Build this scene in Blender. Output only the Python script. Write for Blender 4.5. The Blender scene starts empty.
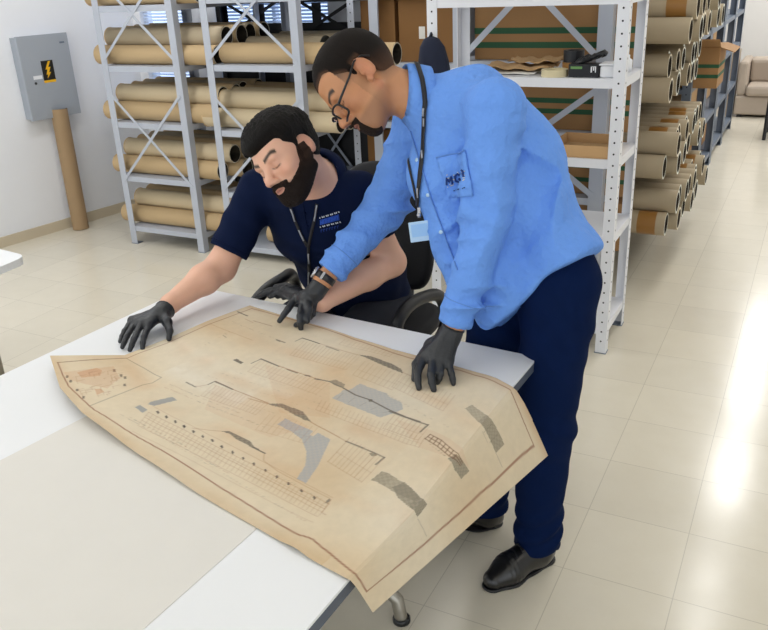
import bpy, math, random
import numpy as np
from mathutils import Vector, Matrix
random.seed(7); RNG = np.random.default_rng(7)
scene = bpy.context.scene
COL = scene.collection

# ------------------------------------------------------------------ camera
CAM_H = 1.75
FPX = 811.56
RIGHT = Vector((0.89022332, 0.45358935, -0.04194218))
DOWN = Vector((0.14361227, -0.3668457, -0.91912989))
FWD = Vector((-0.43229384, 0.81220744, -0.3917156))
cam_data = bpy.data.cameras.new('camera'); cam = bpy.data.objects.new('camera', cam_data); COL.objects.link(cam)
cam_data.sensor_fit = 'HORIZONTAL'; cam_data.sensor_width = 36.0
cam_data.lens = FPX / 768 * 36.0
cam_data.clip_start = 0.02; cam_data.clip_end = 100
M = Matrix((RIGHT, -DOWN, -FWD)).transposed().to_4x4(); M.translation = (0, 0, CAM_H)
cam.matrix_world = M
scene.camera = cam

# ------------------------------------------------------------------ world, lights, exposure
world = bpy.data.worlds.new('world'); scene.world = world; world.use_nodes = True
bg = world.node_tree.nodes['Background']
bg.inputs[0].default_value = (0.93, 0.97, 1.0, 1); bg.inputs[1].default_value = 2.6
scene.view_settings.view_transform = 'Standard'; scene.view_settings.look = 'None'
scene.view_settings.gamma = 1.0; scene.view_settings.use_curve_mapping = False
scene.view_settings.exposure = -0.78
CEIL = 2.95
LAMP_SPOTS = [(x, y) for x in (-3.6, -1.9, -0.2, 1.5) for y in (0.4, 2.2, 4.0, 5.5, 7.3, 9.1, 10.7) if not (x < -1.8 and y > 4.9)]
LAMP_POWER = 5.0
def add_area(name, loc, sx, sy, power, col=(.975, .985, 1)):
    l = bpy.data.lights.new(name, 'AREA'); l.shape = 'RECTANGLE'; l.size = sx; l.size_y = sy; l.energy = power; l.color = col
    o = bpy.data.objects.new(name, l); COL.objects.link(o); o.location = loc
    return o
for x, y in LAMP_SPOTS:
    add_area('ceiling_lamp_light', (x, y, CEIL - 0.085), 0.26, 1.2, LAMP_POWER * (5.0 if x < -3 else 6.0 if y > 6 else .3 if y < 1 else 2.4 if y > 4 else .4))

# ------------------------------------------------------------------ helpers
def lin(c):
    if isinstance(c, str):
        c = c.lstrip('#'); c = [int(c[i:i+2], 16) / 255 for i in (0, 2, 4)]
    return tuple(x / 12.92 if x <= .04045 else ((x + .055) / 1.055) ** 2.4 for x in c[:3]) + (1,)

class NT:
    def __init__(s, m): s.t = m.node_tree; s.n = s.t.nodes; s.l = s.t.links
    def add(s, typ, **kw):
        n = s.n.new(typ)
        for k, v in kw.items(): setattr(n, k, v)
        return n
    def link(s, a, b): s.l.new(a, b)
    def math(s, op, a, b=None, c=None):
        n = s.n.new('ShaderNodeMath'); n.operation = op
        for i, v in enumerate((a, b, c)):
            if v is None: continue
            if isinstance(v, (int, float)): n.inputs[i].default_value = v
            else: s.l.new(v, n.inputs[i])
        return n.outputs[0]
    def mix(s, f, a, b):
        n = s.n.new('ShaderNodeMix'); n.data_type = 'RGBA'
        for sock, v in ((n.inputs[0], f), (n.inputs[6], a), (n.inputs[7], b)):
            if isinstance(v, (int, float)): sock.default_value = v
            elif isinstance(v, tuple): sock.default_value = v
            else: s.l.new(v, sock)
        return n.outputs[2]
    def coords(s, kind='Object'):
        return s.n.new('ShaderNodeTexCoord').outputs[kind]
    def noise(s, co, scale, detail=4, rough=.55, stretch=None):
        if stretch:
            mp = s.n.new('ShaderNodeMapping'); mp.inputs['Scale'].default_value = stretch; s.l.new(co, mp.inputs[0]); co = mp.outputs[0]
        n = s.n.new('ShaderNodeTexNoise'); n.inputs['Scale'].default_value = scale; n.inputs['Detail'].default_value = detail
        n.inputs['Roughness'].default_value = rough
        s.l.new(co, n.inputs['Vector']); return n.outputs[0]

MATS = {}
def mat(name, col, rough=.6, metal=0.0, vary=.08, scale=6.0, bump=0.0, bscale=80.0, stretch=None, coat=0.0, emit=0.0, spec=.5, vcol=None, sheen=0.0, sss=0.0, bdist=.004):
    if name in MATS: return MATS[name]
    m = bpy.data.materials.new(name); m.use_nodes = True; t = NT(m); b = t.n['Principled BSDF']
    c = lin(col); co = t.coords()
    base = c
    if vcol:
        a = t.add('ShaderNodeVertexColor', layer_name=vcol); base = a.outputs[0]
    if vary:
        f = t.noise(co, scale, 5, .6, stretch)
        f2 = t.math('MULTIPLY_ADD', f, 2 * vary, 1 - vary)
        vm = t.n.new('ShaderNodeVectorMath'); vm.operation = 'SCALE'
        if isinstance(base, tuple): vm.inputs[0].default_value = base[:3]
        else: t.link(base, vm.inputs[0])
        t.link(f2, vm.inputs['Scale']); t.link(vm.outputs[0], b.inputs['Base Color'])
    elif isinstance(base, tuple): b.inputs['Base Color'].default_value = base
    else: t.link(base, b.inputs['Base Color'])
    b.inputs['Roughness'].default_value = rough; b.inputs['Metallic'].default_value = metal
    b.inputs['Specular IOR Level'].default_value = spec
    if coat: b.inputs['Coat Weight'].default_value = coat; b.inputs['Coat Roughness'].default_value = .1
    if sheen: b.inputs['Sheen Weight'].default_value = sheen
    if sss:
        b.inputs['Subsurface Weight'].default_value = sss; b.inputs['Subsurface Radius'].default_value = (.012, .005, .003); b.inputs['Subsurface Scale'].default_value = 1.0
    if emit: b.inputs['Emission Color'].default_value = c; b.inputs['Emission Strength'].default_value = emit
    if bump:
        n = t.noise(co, bscale, 3, .6, stretch); bp = t.add('ShaderNodeBump'); bp.inputs['Strength'].default_value = bump; bp.inputs['Distance'].default_value = bdist
        t.link(n, bp.inputs['Height']); t.link(bp.outputs[0], b.inputs['Normal'])
    MATS[name] = m
    return m

def tag(o, label=None, cat=None, group=None, kind=None):
    if label: o['label'] = label
    if cat: o['category'] = cat
    if group: o['group'] = group
    if kind: o['kind'] = kind
    return o
def thing(name, label, cat, loc=(0, 0, 0), rz=0.0, group=None):
    o = bpy.data.objects.new(name, None); COL.objects.link(o); o.location = loc; o.rotation_euler = (0, 0, rz)
    o.empty_display_size = .05
    return tag(o, label, cat, group)

class MB:
    """collects boxes, bars, tubes and grids and links them as ONE mesh object"""
    def __init__(s): s.v = []; s.f = []; s.m = []; s.sm = []
    def _add(s, vs, fs, mi=0, smooth=False):
        b = len(s.v); s.v += [tuple(v) for v in vs]
        for f in fs: s.f.append([b + i for i in f]); s.m.append(mi); s.sm.append(smooth)
    def box(s, lo, hi, mi=0):
        x0, y0, z0 = lo; x1, y1, z1 = hi
        s._add([(x0,y0,z0),(x1,y0,z0),(x1,y1,z0),(x0,y1,z0),(x0,y0,z1),(x1,y0,z1),(x1,y1,z1),(x0,y1,z1)],
               [(0,3,2,1),(4,5,6,7),(0,1,5,4),(1,2,6,5),(2,3,7,6),(3,0,4,7)], mi)
    def obox(s, c, a, b, d, mi=0):      # centre and three half axes
        c, a, b, d = map(Vector, (c, a, b, d)); vs = []
        for k in (-1, 1):
            for i, j in ((-1,-1),(1,-1),(1,1),(-1,1)): vs.append(c + a*i + b*j + d*k)
        fs = [(0,3,2,1),(4,5,6,7),(0,1,5,4),(1,2,6,5),(2,3,7,6),(3,0,4,7)]
        if a.cross(b).dot(d) < 0: fs = [f[::-1] for f in fs]
        s._add(vs, fs, mi)
    def bar(s, p, q, w, t, up=(0, 0, 1), mi=0):   # flat bar p..q, width w along 'up', thickness t
        p, q = Vector(p), Vector(q); d = q - p; u = Vector(up); u = (u - d.normalized() * u.dot(d.normalized())).normalized(); n = d.normalized().cross(u)
        s.obox((p + q) / 2, d / 2, u * w / 2, n * t / 2, mi)
    def ring(s, c, u, v, r, n): return [Vector(c) + Vector(u) * (r * math.cos(2*math.pi*i/n)) + Vector(v) * (r * math.sin(2*math.pi*i/n)) for i in range(n)]
    def tube(s, pts, rad, n=12, mi=0, cap=True, closed=False):
        pts = [Vector(p) for p in pts]; N = len(pts)
        if not hasattr(rad, '__len__'): rad = [rad] * N
        vs = []; prev = None
        for i, p in enumerate(pts):
            d = (pts[(i+1) % N] - pts[i-1]) if closed else (pts[min(i+1, N-1)] - pts[max(i-1, 0)])
            d.normalize()
            if prev is None:
                a = Vector((0,0,1)) if abs(d.z) < .9 else Vector((1,0,0))
                u = (a - d * a.dot(d)).normalized()
            else: u = (prev - d * prev.dot(d)).normalized()
            prev = u; w = d.cross(u); vs += s.ring(p, u, w, rad[i], n)
        fs = []
        for i in range(N if closed else N - 1):
            for j in range(n):
                a, b = i*n + j, i*n + (j+1) % n; i2 = (i+1) % N
                fs.append((a, b, i2*n + (j+1) % n, i2*n + j))
        s._add(vs, fs, mi, True)
        if cap and not closed:
            s._add(vs[:n], [tuple(range(n-1, -1, -1))], mi); s._add(vs[-n:], [tuple(range(n))], mi)
    def lathe(s, prof, c=(0,0,0), axis=(0,0,1), n=32, mi=0, smooth=True):   # prof: (radius, height) pairs
        d = Vector(axis).normalized(); a = Vector((0,0,1)) if abs(d.z) < .9 else Vector((1,0,0)); u = (a - d*a.dot(d)).normalized(); w = d.cross(u)
        vs = []
        for r, h in prof: vs += s.ring(Vector(c) + d*h, u, w, max(r, 1e-5), n)
        fs = []
        for i in range(len(prof)-1):
            for j in range(n): fs.append((i*n+j, i*n+(j+1)%n, (i+1)*n+(j+1)%n, (i+1)*n+j))
        s._add(vs, fs, mi, smooth)
    def prism(s, poly, ex, mi=0, mside=None):    # planar polygon extruded by vector ex
        n = len(poly); ex = Vector(ex); p = [Vector(q) for q in poly]; vs = p + [q + ex for q in p]
        nrm = Vector((0,0,0))
        for i in range(n): nrm += p[i].cross(p[(i+1)%n])
        flip = nrm.dot(ex) > 0
        f0, f1 = tuple(range(n)), tuple(range(2*n-1, n-1, -1))
        sides = [(i, n+i, n+(i+1)%n, (i+1)%n) for i in range(n)]
        if flip: f0, f1 = f0[::-1], f1[::-1]; sides = [q[::-1] for q in sides]
        s._add(vs, [f0, f1], mi); s._add(vs, sides, mi if mside is None else mside)
    def grid(s, P, mi=0, smooth=True):           # P: rows of points
        R, C = len(P), len(P[0]); vs = [p for row in P for p in row]
        s._add(vs, [(i*C+j, i*C+j+1, (i+1)*C+j+1, (i+1)*C+j) for i in range(R-1) for j in range(C-1)], mi, smooth)
    def disc(s, c, nrm, r, n=10, mi=0):
        d = Vector(nrm).normalized(); a = Vector((0,0,1)) if abs(d.z) < .9 else Vector((1,0,0)); u = (a - d*a.dot(d)).normalized(); w = d.cross(u)
        s._add(s.ring(c, u, w, r, n), [tuple(range(n))], mi)
    def build(s, name, mats, parent=None, bevel=0, solid=0, label=None):
        me = bpy.data.meshes.new(name)
        off = Vector((0,0,0))
        if parent is not None:
            q = parent
            while q is not None: off += q.location; q = q.parent
        me.from_pydata([tuple(Vector(v) - off) for v in s.v], [], s.f)
        if not isinstance(mats, (list, tuple)): mats = [mats]
        for m in mats: me.materials.append(m)
        me.polygons.foreach_set('material_index', s.m); me.polygons.foreach_set('use_smooth', s.sm); me.update()
        o = bpy.data.objects.new(name, me); COL.objects.link(o)
        if parent is not None: o.parent = parent
        if solid: md = o.modifiers.new('solid', 'SOLIDIFY'); md.thickness = solid; md.offset = 0
        if bevel: md = o.modifiers.new('bevel', 'BEVEL'); md.width = bevel; md.segments = 2; md.limit_method = 'ANGLE'; md.angle_limit = .6
        if label: o['label'] = label
        return o
def copy_tree(o, parent=None):
    c = o.copy(); COL.objects.link(c)
    if parent is not None: c.parent = parent
    for ch in list(o.children): copy_tree(ch, c)
    return c
def ease(t): return t * t * (3 - 2 * t)

# ------------------------------------------------------------------ materials of the room
m_wall = mat('wall_paint', '#eef0f5', .85, vary=.02, bump=.05, bscale=40)
m_ceil = mat('ceiling_paint', '#f2f2f0', .9, vary=.01)
m_base = mat('baseboard_vinyl', '#cdc0a8', .5, vary=.05)
m_steel = mat('grey_steel', '#bac0cc', .45, .0, vary=.04, scale=10)
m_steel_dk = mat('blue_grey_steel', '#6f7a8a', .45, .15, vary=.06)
m_white_steel = mat('white_grey_steel', '#eaecf2', .4, .0, vary=.03, scale=10)
m_black_shade = mat('black_shade', '#17181c', .5, .1, vary=.05)  # black standing in for shade behind racks and for backlit frames
m_hole = mat('hole_dark', '#2c2d33', .9, vary=0)
m_tube = mat('cardboard_tube', '#c4a980', .75, vary=.12, scale=3, bump=.08, bscale=30, stretch=(.4, 1, 1))
m_tube_b = mat('cardboard_tube_pale', '#cfbd9c', .75, vary=.10, scale=3, bump=.08, bscale=30, stretch=(.4, 1, 1))
m_tube_g = mat('cardboard_tube_grey', '#b3a48a', .8, vary=.12, scale=3, bump=.08, bscale=30, stretch=(.4, 1, 1))
m_rim = mat('cut_cardboard_rim', '#e9dfc9', .8, vary=.05)
m_rim_b = mat('plastic_rim', '#e6e8dc', .5, vary=.05)
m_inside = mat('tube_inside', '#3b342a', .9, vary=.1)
m_cap = mat('tube_cap', '#ccb086', .7, vary=.06)
m_black_cap = mat('black_plastic_cap', '#22241f', .55, vary=.05)
m_tape = mat('brown_tape', '#9c7038', .3, vary=.08)
m_card = mat('brown_cardboard', '#a47c50', .8, vary=.07, scale=4, bump=.05, bscale=60)
m_card_lt = mat('light_cardboard', '#c9a273', .8, vary=.06, scale=4)
m_card_shade = mat('shaded_brown_cardboard', '#8a6236', .8, vary=.07, scale=4, bump=.05, bscale=60)  # brown cardboard darkened in its colour for the dim back corner
m_green = mat('green_print', '#2b5a3c', .75, vary=.08)
m_paper = mat('white_paper', '#eceae4', .8, vary=.03)
m_kraft = mat('kraft_paper', '#b9966a', .85, vary=.1, scale=12)
m_black = mat('black_plastic', '#1b1c20', .4, vary=.06)
m_tapecream = mat('masking_tape', '#e0d3ad', .6, vary=.04)
m_white_pl = mat('white_plastic', '#eef0f4', .4, vary=.02)
m_cabinet = mat('cabinet_grey', '#a9b0ba', .38, .1, vary=.03)
m_yellow = mat('yellow_print', '#f0b81e', .5, vary=.03)
m_sofa = mat('sofa_fabric', '#b8aa9b', .9, vary=.06, bump=.2, bscale=220)
m_glow = mat('lamp_diffuser', '#fffaf0', .5, vary=0, emit=4.0)
m_day = mat('window_daylight', '#cfe0f5', .5, vary=0, emit=2.4)
m_blind = mat('blind_slat', '#d3e0f4', .6, vary=.03)
m_navy_cloth = mat('navy_jacket_cloth', '#141c33', .85, vary=.15, bump=.3, bscale=150)

def floor_mat():
    m = bpy.data.materials.new('vinyl_tile_floor'); m.use_nodes = True; t = NT(m); b = t.n['Principled BSDF']; co = t.coords()
    sx = t.add('ShaderNodeSeparateXYZ'); t.link(co, sx.inputs[0])
    T = 0.3295
    u = t.math('DIVIDE', t.math('ADD', sx.outputs[0], 0.487 + 100 * T), T); v = t.math('DIVIDE', t.math('ADD', sx.outputs[1], -2.032 + 100 * T), T)
    fu, fv = t.math('FRACT', u), t.math('FRACT', v)
    du = t.math('MINIMUM', fu, t.math('SUBTRACT', 1.0, fu)); dv = t.math('MINIMUM', fv, t.math('SUBTRACT', 1.0, fv))
    d = t.math('MINIMUM', du, dv)
    gr = t.math('LESS_THAN', d, .0042)
    cid = t.add('ShaderNodeCombineXYZ'); t.link(t.math('FLOOR', u), cid.inputs[0]); t.link(t.math('FLOOR', v), cid.inputs[1])
    wn = t.add('ShaderNodeTexWhiteNoise'); t.link(cid.outputs[0], wn.inputs[0])
    n1 = t.noise(co, 9, 6, .65); n2 = t.noise(co, 60, 4, .6); n3 = t.noise(co, 1.2, 3, .5)
    base = t.mix(n1, lin('#e0d8c5'), lin('#ebe4d3'))
    base = t.mix(t.math('MULTIPLY', n2, .5), base, lin('#e4ddcc'))
    sc = t.math('ADD', t.math('MULTIPLY_ADD', wn.outputs[0], .05, .95), t.math('MULTIPLY_ADD', n3, .08, -.04))
    vm = t.n.new('ShaderNodeVectorMath'); vm.operation = 'SCALE'; t.link(base, vm.inputs[0]); t.link(sc, vm.inputs['Scale'])
    out = t.mix(t.math('MULTIPLY', gr, .32), vm.outputs[0], lin('#7d725e'))
    t.link(out, b.inputs['Base Color'])
    t.link(t.math('MULTIPLY_ADD', n1, .14, .11), b.inputs['Roughness'])
    b.inputs['Specular IOR Level'].default_value = .5
    bp = t.add('ShaderNodeBump'); bp.inputs['Strength'].default_value = .12; bp.inputs['Distance'].default_value = .003
    t.link(t.math('SUBTRACT', n3, t.math('MULTIPLY', gr, .3)), bp.inputs['Height']); t.link(bp.outputs[0], b.inputs['Normal'])
    return m
m_floor = floor_mat()
MAP_UN=[0.0, 0.1494, 0.2539, 0.4204, 0.5622, 0.6864, 0.779, 0.84, 0.88, 0.92, 0.96, 1.0]
MAP_NF=[[-1.8333, 1.4061, 0.775], [-1.6456, 1.2704, 0.778], [-1.4983, 1.2029, 0.772], [-1.2503, 1.1338, 0.752], [-1.0384, 1.0745, 0.7475], [-0.8509, 1.0304, 0.7475], [-0.7115, 0.9962, 0.7475], [-0.619, 0.9761, 0.7475], [-0.613, 0.9783, 0.7431], [-0.605, 0.9829, 0.7279], [-0.595, 0.99, 0.702], [-0.583, 0.9994, 0.6653]]
MAP_UU=[0.0, 0.1553, 0.2986, 0.4371, 0.5634, 0.7015, 0.7918, 0.84, 0.88, 0.92, 0.96, 1.0]
MAP_FF=[[-1.5545, 1.9841, 0.7475], [-1.374, 1.948, 0.7475], [-1.2074, 1.9147, 0.7475], [-1.0472, 1.8788, 0.7475], [-0.9006, 1.8486, 0.7475], [-0.7382, 1.8274, 0.7475], [-0.6335, 1.8053, 0.7475], [-0.5832, 1.7782, 0.7475], [-0.5727, 1.7848, 0.7344], [-0.5554, 1.7984, 0.6919], [-0.5311, 1.8191, 0.6202], [-0.5, 1.8469, 0.5192]]
MAP_VL=[0.0, 0.1624, 0.3037, 0.513, 0.7518, 1.0]
MAP_LEFT=[[-1.8333, 1.4061, 0.775], [-1.7409, 1.4657, 0.765], [-1.6662, 1.5247, 0.752], [-1.6387, 1.6643, 0.7475], [-1.6051, 1.823, 0.7475], [-1.5545, 1.9841, 0.7475]]
MAP_RIGHT=[[-0.583, 0.9994, 0.6653], [-0.5415, 1.4231, 0.5923], [-0.5, 1.8469, 0.5192]]
MAP_STROKES=[('r',2.0,.75,[.0373,.0218,.0958,.0236,.1625,.0323,.236,.0382,.2867,.0463,.335,.0488,.3659,.054,.3965,.059,.4269,.0626,.4599,.0626,.4921,.0629,.5228,.0628,.5528,.0629,.5824,.0603,.6112,.0575,.6392,.0542,.6659,.0508,.6924,.0477,.7174,.0454,.7421,.0433,.7624,.0504,.7925,.0439,.816,.0339,.8386,.0249,.9517,.0179,.9559,.0644,.9598,.1129,.9626,.1649,.9652,.2181,.9672,.2715,.9678,.3257,.97,.3844,.9716,.4452,.9725,.5055,.9725,.5689,.9747,.6372,.975,.7074,.975,.7809,.9755,.8586,.9775,.9437,.97,.9437,.9429,.9461,.9125,.9548,.8551,.9751]),
('r',2.0,.6,[.8513,.9795,.7913,.9775,.7494,.9791,.7054,.9819,.6614,.9785,.6153,.9771,.5691,.9742,.5225,.9775,.4746,.9804,.4245,.9839,.373,.9863,.32,.9878,.2599,.9901,.1974,.9924,.1406,.9887,.082,.9845,.0219,.9795,.0224,.8922,.0225,.8075,.0209,.7252,.0212,.647,.0219,.5706,.0225,.497,.0203,.4289,.0184,.3624,.02,.2967,.0249,.2226,.0287,.1501,.0333,.0845,.0376,.0199]),
('k',1.2,.5,[.0373,.0218,.032,.0916,.0254,.1632,.0233,.2306,.0213,.2987,.097,.3279,.1683,.3477,.1781,.265,.202,.1805,.22,.1075,.236,.0382]),
('b',1.0,.35,[.11,.0675,.1032,.1075]),
('b',.9,.3,[.11,.0675,.1272,.065]),
('b',1.0,.35,[.0983,.1549,.0941,.1808]),
('b',.9,.3,[.0983,.1549,.1102,.1528]),
('b',1.0,.35,[.1056,.1345,.0998,.1726]),
('b',.9,.3,[.1056,.1345,.1227,.1305]),
('b',1.0,.35,[.1295,.0654,.1253,.0935]),
('b',.9,.3,[.1295,.0654,.1415,.0649]),
('b',1.0,.35,[.1591,.1025,.155,.1399]),
('b',.9,.3,[.1591,.1025,.174,.0941]),
('b',1.0,.35,[.1309,.2024,.1258,.2367]),
('b',.9,.3,[.1309,.2024,.1472,.1977]),
('b',1.0,.35,[.1273,.1617,.1258,.1696]),
('b',.9,.3,[.1273,.1617,.1314,.1626]),
('b',1.0,.35,[.1333,.2042,.1301,.2249]),
('b',.9,.3,[.1333,.2042,.1429,.2025]),
('b',1.0,.35,[.1691,.168,.1657,.1948]),
('b',.9,.3,[.1691,.168,.18,.1625]),
('b',1.0,.35,[.0925,.1897,.0851,.2278]),
('b',.9,.3,[.0925,.1897,.11,.185]),
('b',1.0,.35,[.0951,.1208,.0885,.1568]),
('b',.9,.3,[.0951,.1208,.1105,.118]),
('b',1.0,.35,[.12,.2032,.1146,.2375]),
('b',.9,.3,[.12,.2032,.1357,.1993]),
('b',1.0,.35,[.1745,.0701,.1704,.1062]),
('b',.9,.3,[.1745,.0701,.1883,.0626]),
('b',1.0,.35,[.1825,.0521,.1791,.0849]),
('b',.9,.3,[.1825,.0521,.195,.0453]),
('b',1.0,.35,[.1918,.1175,.1898,.1413]),
('b',.9,.3,[.1918,.1175,.2018,.1125]),
('b',1.0,.35,[.2,.1226,.1991,.1343]),
('b',.9,.3,[.2,.1226,.2051,.1218]),
('b',1.0,.35,[.1434,.1794,.14,.2059]),
('b',.9,.3,[.1434,.1794,.1556,.1748]),
('b',1.0,.35,[.166,.0524,.164,.0712]),
('b',.9,.3,[.166,.0524,.1738,.0498]),
('b',1.0,.35,[.1278,.1898,.1236,.2201]),
('b',.9,.3,[.1278,.1898,.1424,.1863]),
('b',1.0,.35,[.1618,.0956,.1599,.1111]),
('b',.9,.3,[.1618,.0956,.1679,.0939]),
('b',1.0,.35,[.1724,.053,.1684,.09]),
('b',.9,.3,[.1724,.053,.1869,.0455]),
('b',1.0,.35,[.2,.0927,.1993,.1078]),
('b',.9,.3,[.2,.0927,.2069,.0906]),
('b',1.0,.35,[.1131,.1932,.105,.2413]),
('b',.9,.3,[.1131,.1932,.135,.1863]),
('b',1.0,.35,[.1653,.1284,.16,.1749]),
('b',.9,.3,[.1653,.1284,.1846,.1163]),
('b',1.0,.35,[.1905,.1346,.19,.1443]),
('b',.9,.3,[.1905,.1346,.1951,.134]),
('b',1.0,.35,[.0946,.1203,.0912,.1367]),
('b',.9,.3,[.0946,.1203,.1019,.1205]),
('b',1.0,.3,[.2781,.2089,.3131,.213,.3469,.2176,.38,.2224,.4129,.2257,.4464,.2276,.48,.2278,.5121,.2291,.5441,.2293,.5753,.2279,.6059,.225,.6353,.2221,.6648,.2178,.6924,.2152,.7198,.2131]),
('b',1.0,.35,[.298,.1729,.3307,.179,.3632,.1847,.3951,.1898,.4272,.1933,.4601,.195,.4925,.197,.5241,.1977,.5545,.1994,.585,.1975,.6149,.195,.6433,.1928,.6713,.1902,.6982,.1884,.7249,.1875]),
('b',1.0,.4,[.3125,.1428,.3444,.1498,.3759,.1557,.4069,.1613,.4385,.1653,.4705,.1676,.5019,.1698,.5322,.1721,.5621,.1735,.5919,.1718,.6206,.1702,.6488,.168,.6755,.167,.7025,.165,.7277,.1649]),
('b',1.0,.3,[.3201,.1247,.3522,.1304,.3825,.1375,.413,.1435,.4445,.1474,.4759,.1501,.5068,.1525,.5367,.155,.5657,.1574,.5951,.1552,.6235,.1547,.6512,.1528,.6777,.1522,.7045,.1504,.7298,.1502]),
('b',1.0,.3,[.334,.0954,.3644,.1027,.3941,.11,.4236,.1168,.455,.12,.4855,.1235,.5151,.1273,.5445,.1298,.5728,.1321,.6021,.1303,.6295,.1298,.6563,.1295,.6824,.1282,.7078,.1284,.7325,.1287]),
('b',1.0,.22,[.3488,.0619,.3779,.07,.407,.0775,.4368,.0832,.4669,.0877,.4961,.0923,.525,.0961,.553,.1001,.5813,.1007,.6093,.1008,.6356,.1012,.6623,.1005,.6874,.1008,.7123,.1019,.7362,.1025]),
('b',1.0,.25,[.3063,.1537,.3386,.1598,.3706,.1654,.402,.171,.4335,.1751,.4658,.1774,.4975,.1796,.5283,.181,.5583,.1828,.5883,.1811,.6176,.1794,.6458,.1774,.6733,.1753,.7001,.1734,.7259,.1729]),
('b',.8,.25,[.298,.1729,.3314,.1017]),
('b',.8,.25,[.3086,.1752,.3414,.1041]),
('b',.8,.25,[.3193,.1772,.3514,.1066]),
('b',.8,.25,[.3305,.1786,.3612,.1088]),
('b',.8,.25,[.3408,.1805,.371,.111]),
('b',.8,.25,[.3514,.1823,.3808,.1134]),
('b',.8,.25,[.3619,.184,.3906,.1154]),
('b',.8,.25,[.3725,.1852,.4,.1176]),
('b',.8,.25,[.3826,.1875,.41,.12]),
('b',.8,.25,[.3929,.1892,.4195,.1222]),
('b',.8,.25,[.4034,.1905,.4299,.1228]),
('b',.8,.25,[.4136,.1922,.44,.1248]),
('b',.8,.25,[.4245,.193,.4503,.1252]),
('b',.8,.25,[.435,.1942,.4602,.1272]),
('b',.8,.25,[.4456,.1948,.4703,.1276]),
('b',.8,.25,[.4566,.1949,.4804,.1289]),
('b',.8,.25,[.4674,.1951,.49,.13]),
('b',.8,.25,[.4779,.1956,.5,.1305]),
('b',.8,.25,[.488,.1966,.5096,.1321]),
('b',.8,.25,[.4983,.1972,.5197,.1327]),
('b',.8,.25,[.5087,.1974,.529,.1341]),
('b',.8,.25,[.519,.1977,.5382,.135]),
('b',.8,.25,[.5291,.1978,.5478,.1355]),
('b',.8,.25,[.5394,.1982,.5571,.1368]),
('b',.8,.25,[.5489,.1993,.5666,.137]),
('b',.8,.25,[.5587,.1997,.5758,.1372]),
('b',.8,.25,[.5686,.1995,.5852,.1371]),
('b',.8,.25,[.5785,.1982,.5947,.1359]),
('b',.8,.25,[.5883,.1976,.604,.1354]),
('b',.8,.25,[.5978,.1972,.613,.1355]),
('b',.8,.25,[.6079,.1956,.6224,.1351]),
('b',.8,.25,[.6175,.195,.6309,.1351]),
('b',.8,.25,[.6269,.194,.64,.135]),
('b',.8,.25,[.6361,.1931,.6486,.1347]),
('b',.8,.25,[.6451,.1925,.6574,.1346]),
('b',.8,.25,[.6546,.1918,.6656,.1344]),
('b',.8,.25,[.6635,.1908,.6748,.133]),
('b',.8,.25,[.6725,.19,.6829,.1335]),
('b',.8,.25,[.6816,.1896,.6915,.1327]),
('b',.8,.25,[.6901,.1896,.6999,.1326]),
('b',.8,.25,[.6994,.1881,.7079,.1331]),
('b',.8,.25,[.7076,.1876,.7161,.133]),
('b',.8,.25,[.7161,.1877,.7247,.1328]),
('b',.8,.25,[.7249,.1875,.7324,.1327]),
('b',1,.4,[.7202,.2044,.7308,.1476,.7401,.1448]),
('g2',1.5,.8,[.5127,.2647,.5451,.2625]),
('b',1.0,.5,[.3887,.2146,.4081,.2411,.4288,.2662]),
('b',1.2,.6,[.3805,.4534,.4296,.4669]),
('b',.9,.45,[.5453,.467,.5853,.4582,.6233,.4484]),
('b',.9,.4,[.5453,.259,.5604,.2339,.6024,.2176,.6433,.2126,.6826,.2075,.7169,.2069]),
('g2',1.6,.85,[.27,.4325,.2712,.4632,.3261,.4638]),
('b',1.4,.7,[.2712,.4632,.3261,.4638,.3774,.4675,.4274,.47]),
('g2',2.2,.8,[.2725,.4616,.3254,.4627]),
('g2',2.2,.75,[.2271,.3905,.2584,.3953]),
('b',.9,.5,[.2584,.3953,.2706,.4334]),
('g2',1.6,.8,[.2748,.6277,.2775,.6725,.3362,.6697]),
('g2',2.6,.85,[.2775,.6725,.3362,.6697]),
('g2',2.6,.8,[.363,.6708,.393,.672]),
('g2',3.0,.8,[.4147,.6762,.425,.6801]),
('g2',3.0,.8,[.4439,.6767,.4553,.6812]),
('b',1.0,.5,[.3362,.6697,.3773,.6729,.4167,.6772,.4564,.6793]),
('g2',1.5,.8,[.2778,.8469,.2788,.8811,.3363,.8817]),
('g2',2.2,.8,[.2788,.8811,.3363,.8817]),
('g2',2.2,.75,[.2325,.8177,.2629,.8164]),
('g2',2.0,.7,[.3601,.8799,.3994,.8819]),
('b',1.0,.55,[.3363,.8817,.3963,.8897,.4547,.8966]),
('b',1.0,.5,[.5926,.875,.6425,.8625]),
('g2',3,.75,[.4163,.6778,.427,.679]),
('g2',2.5,.8,[.4448,.678,.4763,.6895]),
('g2',1.4,.8,[.4763,.6895,.5207,.6829,.5579,.671]),
('b',1.0,.5,[.3347,.6721,.3905,.6764,.4451,.6799]),
('g2',2.2,.95,[.5207,.6829,.5579,.671,.5982,.6693,.6525,.65,.6948,.6423,.7273,.6435]),
('g2',2.2,.85,[.6558,.6433,.6888,.6403,.7208,.64,.7468,.642]),
('g2',2.4,.85,[.7468,.642,.745,.5983]),
('g2',.8,.3,[.5334,.6575,.5373,.6156]),
('g2',.8,.3,[.5651,.6553,.5653,.6209]),
('g2',.8,.3,[.596,.6507,.5927,.6227]),
('g2',.8,.3,[.6258,.6467,.62,.6249]),
('g2',.8,.3,[.6552,.6423,.6473,.6256]),
('g2',2.4,.8,[.6405,.442,.6776,.4401]),
('g2',1.8,.8,[.6776,.4401,.7275,.4367]),
('g2',2.2,.8,[.7275,.4367,.7252,.397]),
('b',1.0,.5,[.543,.467,.5932,.4552,.6405,.442]),
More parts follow.
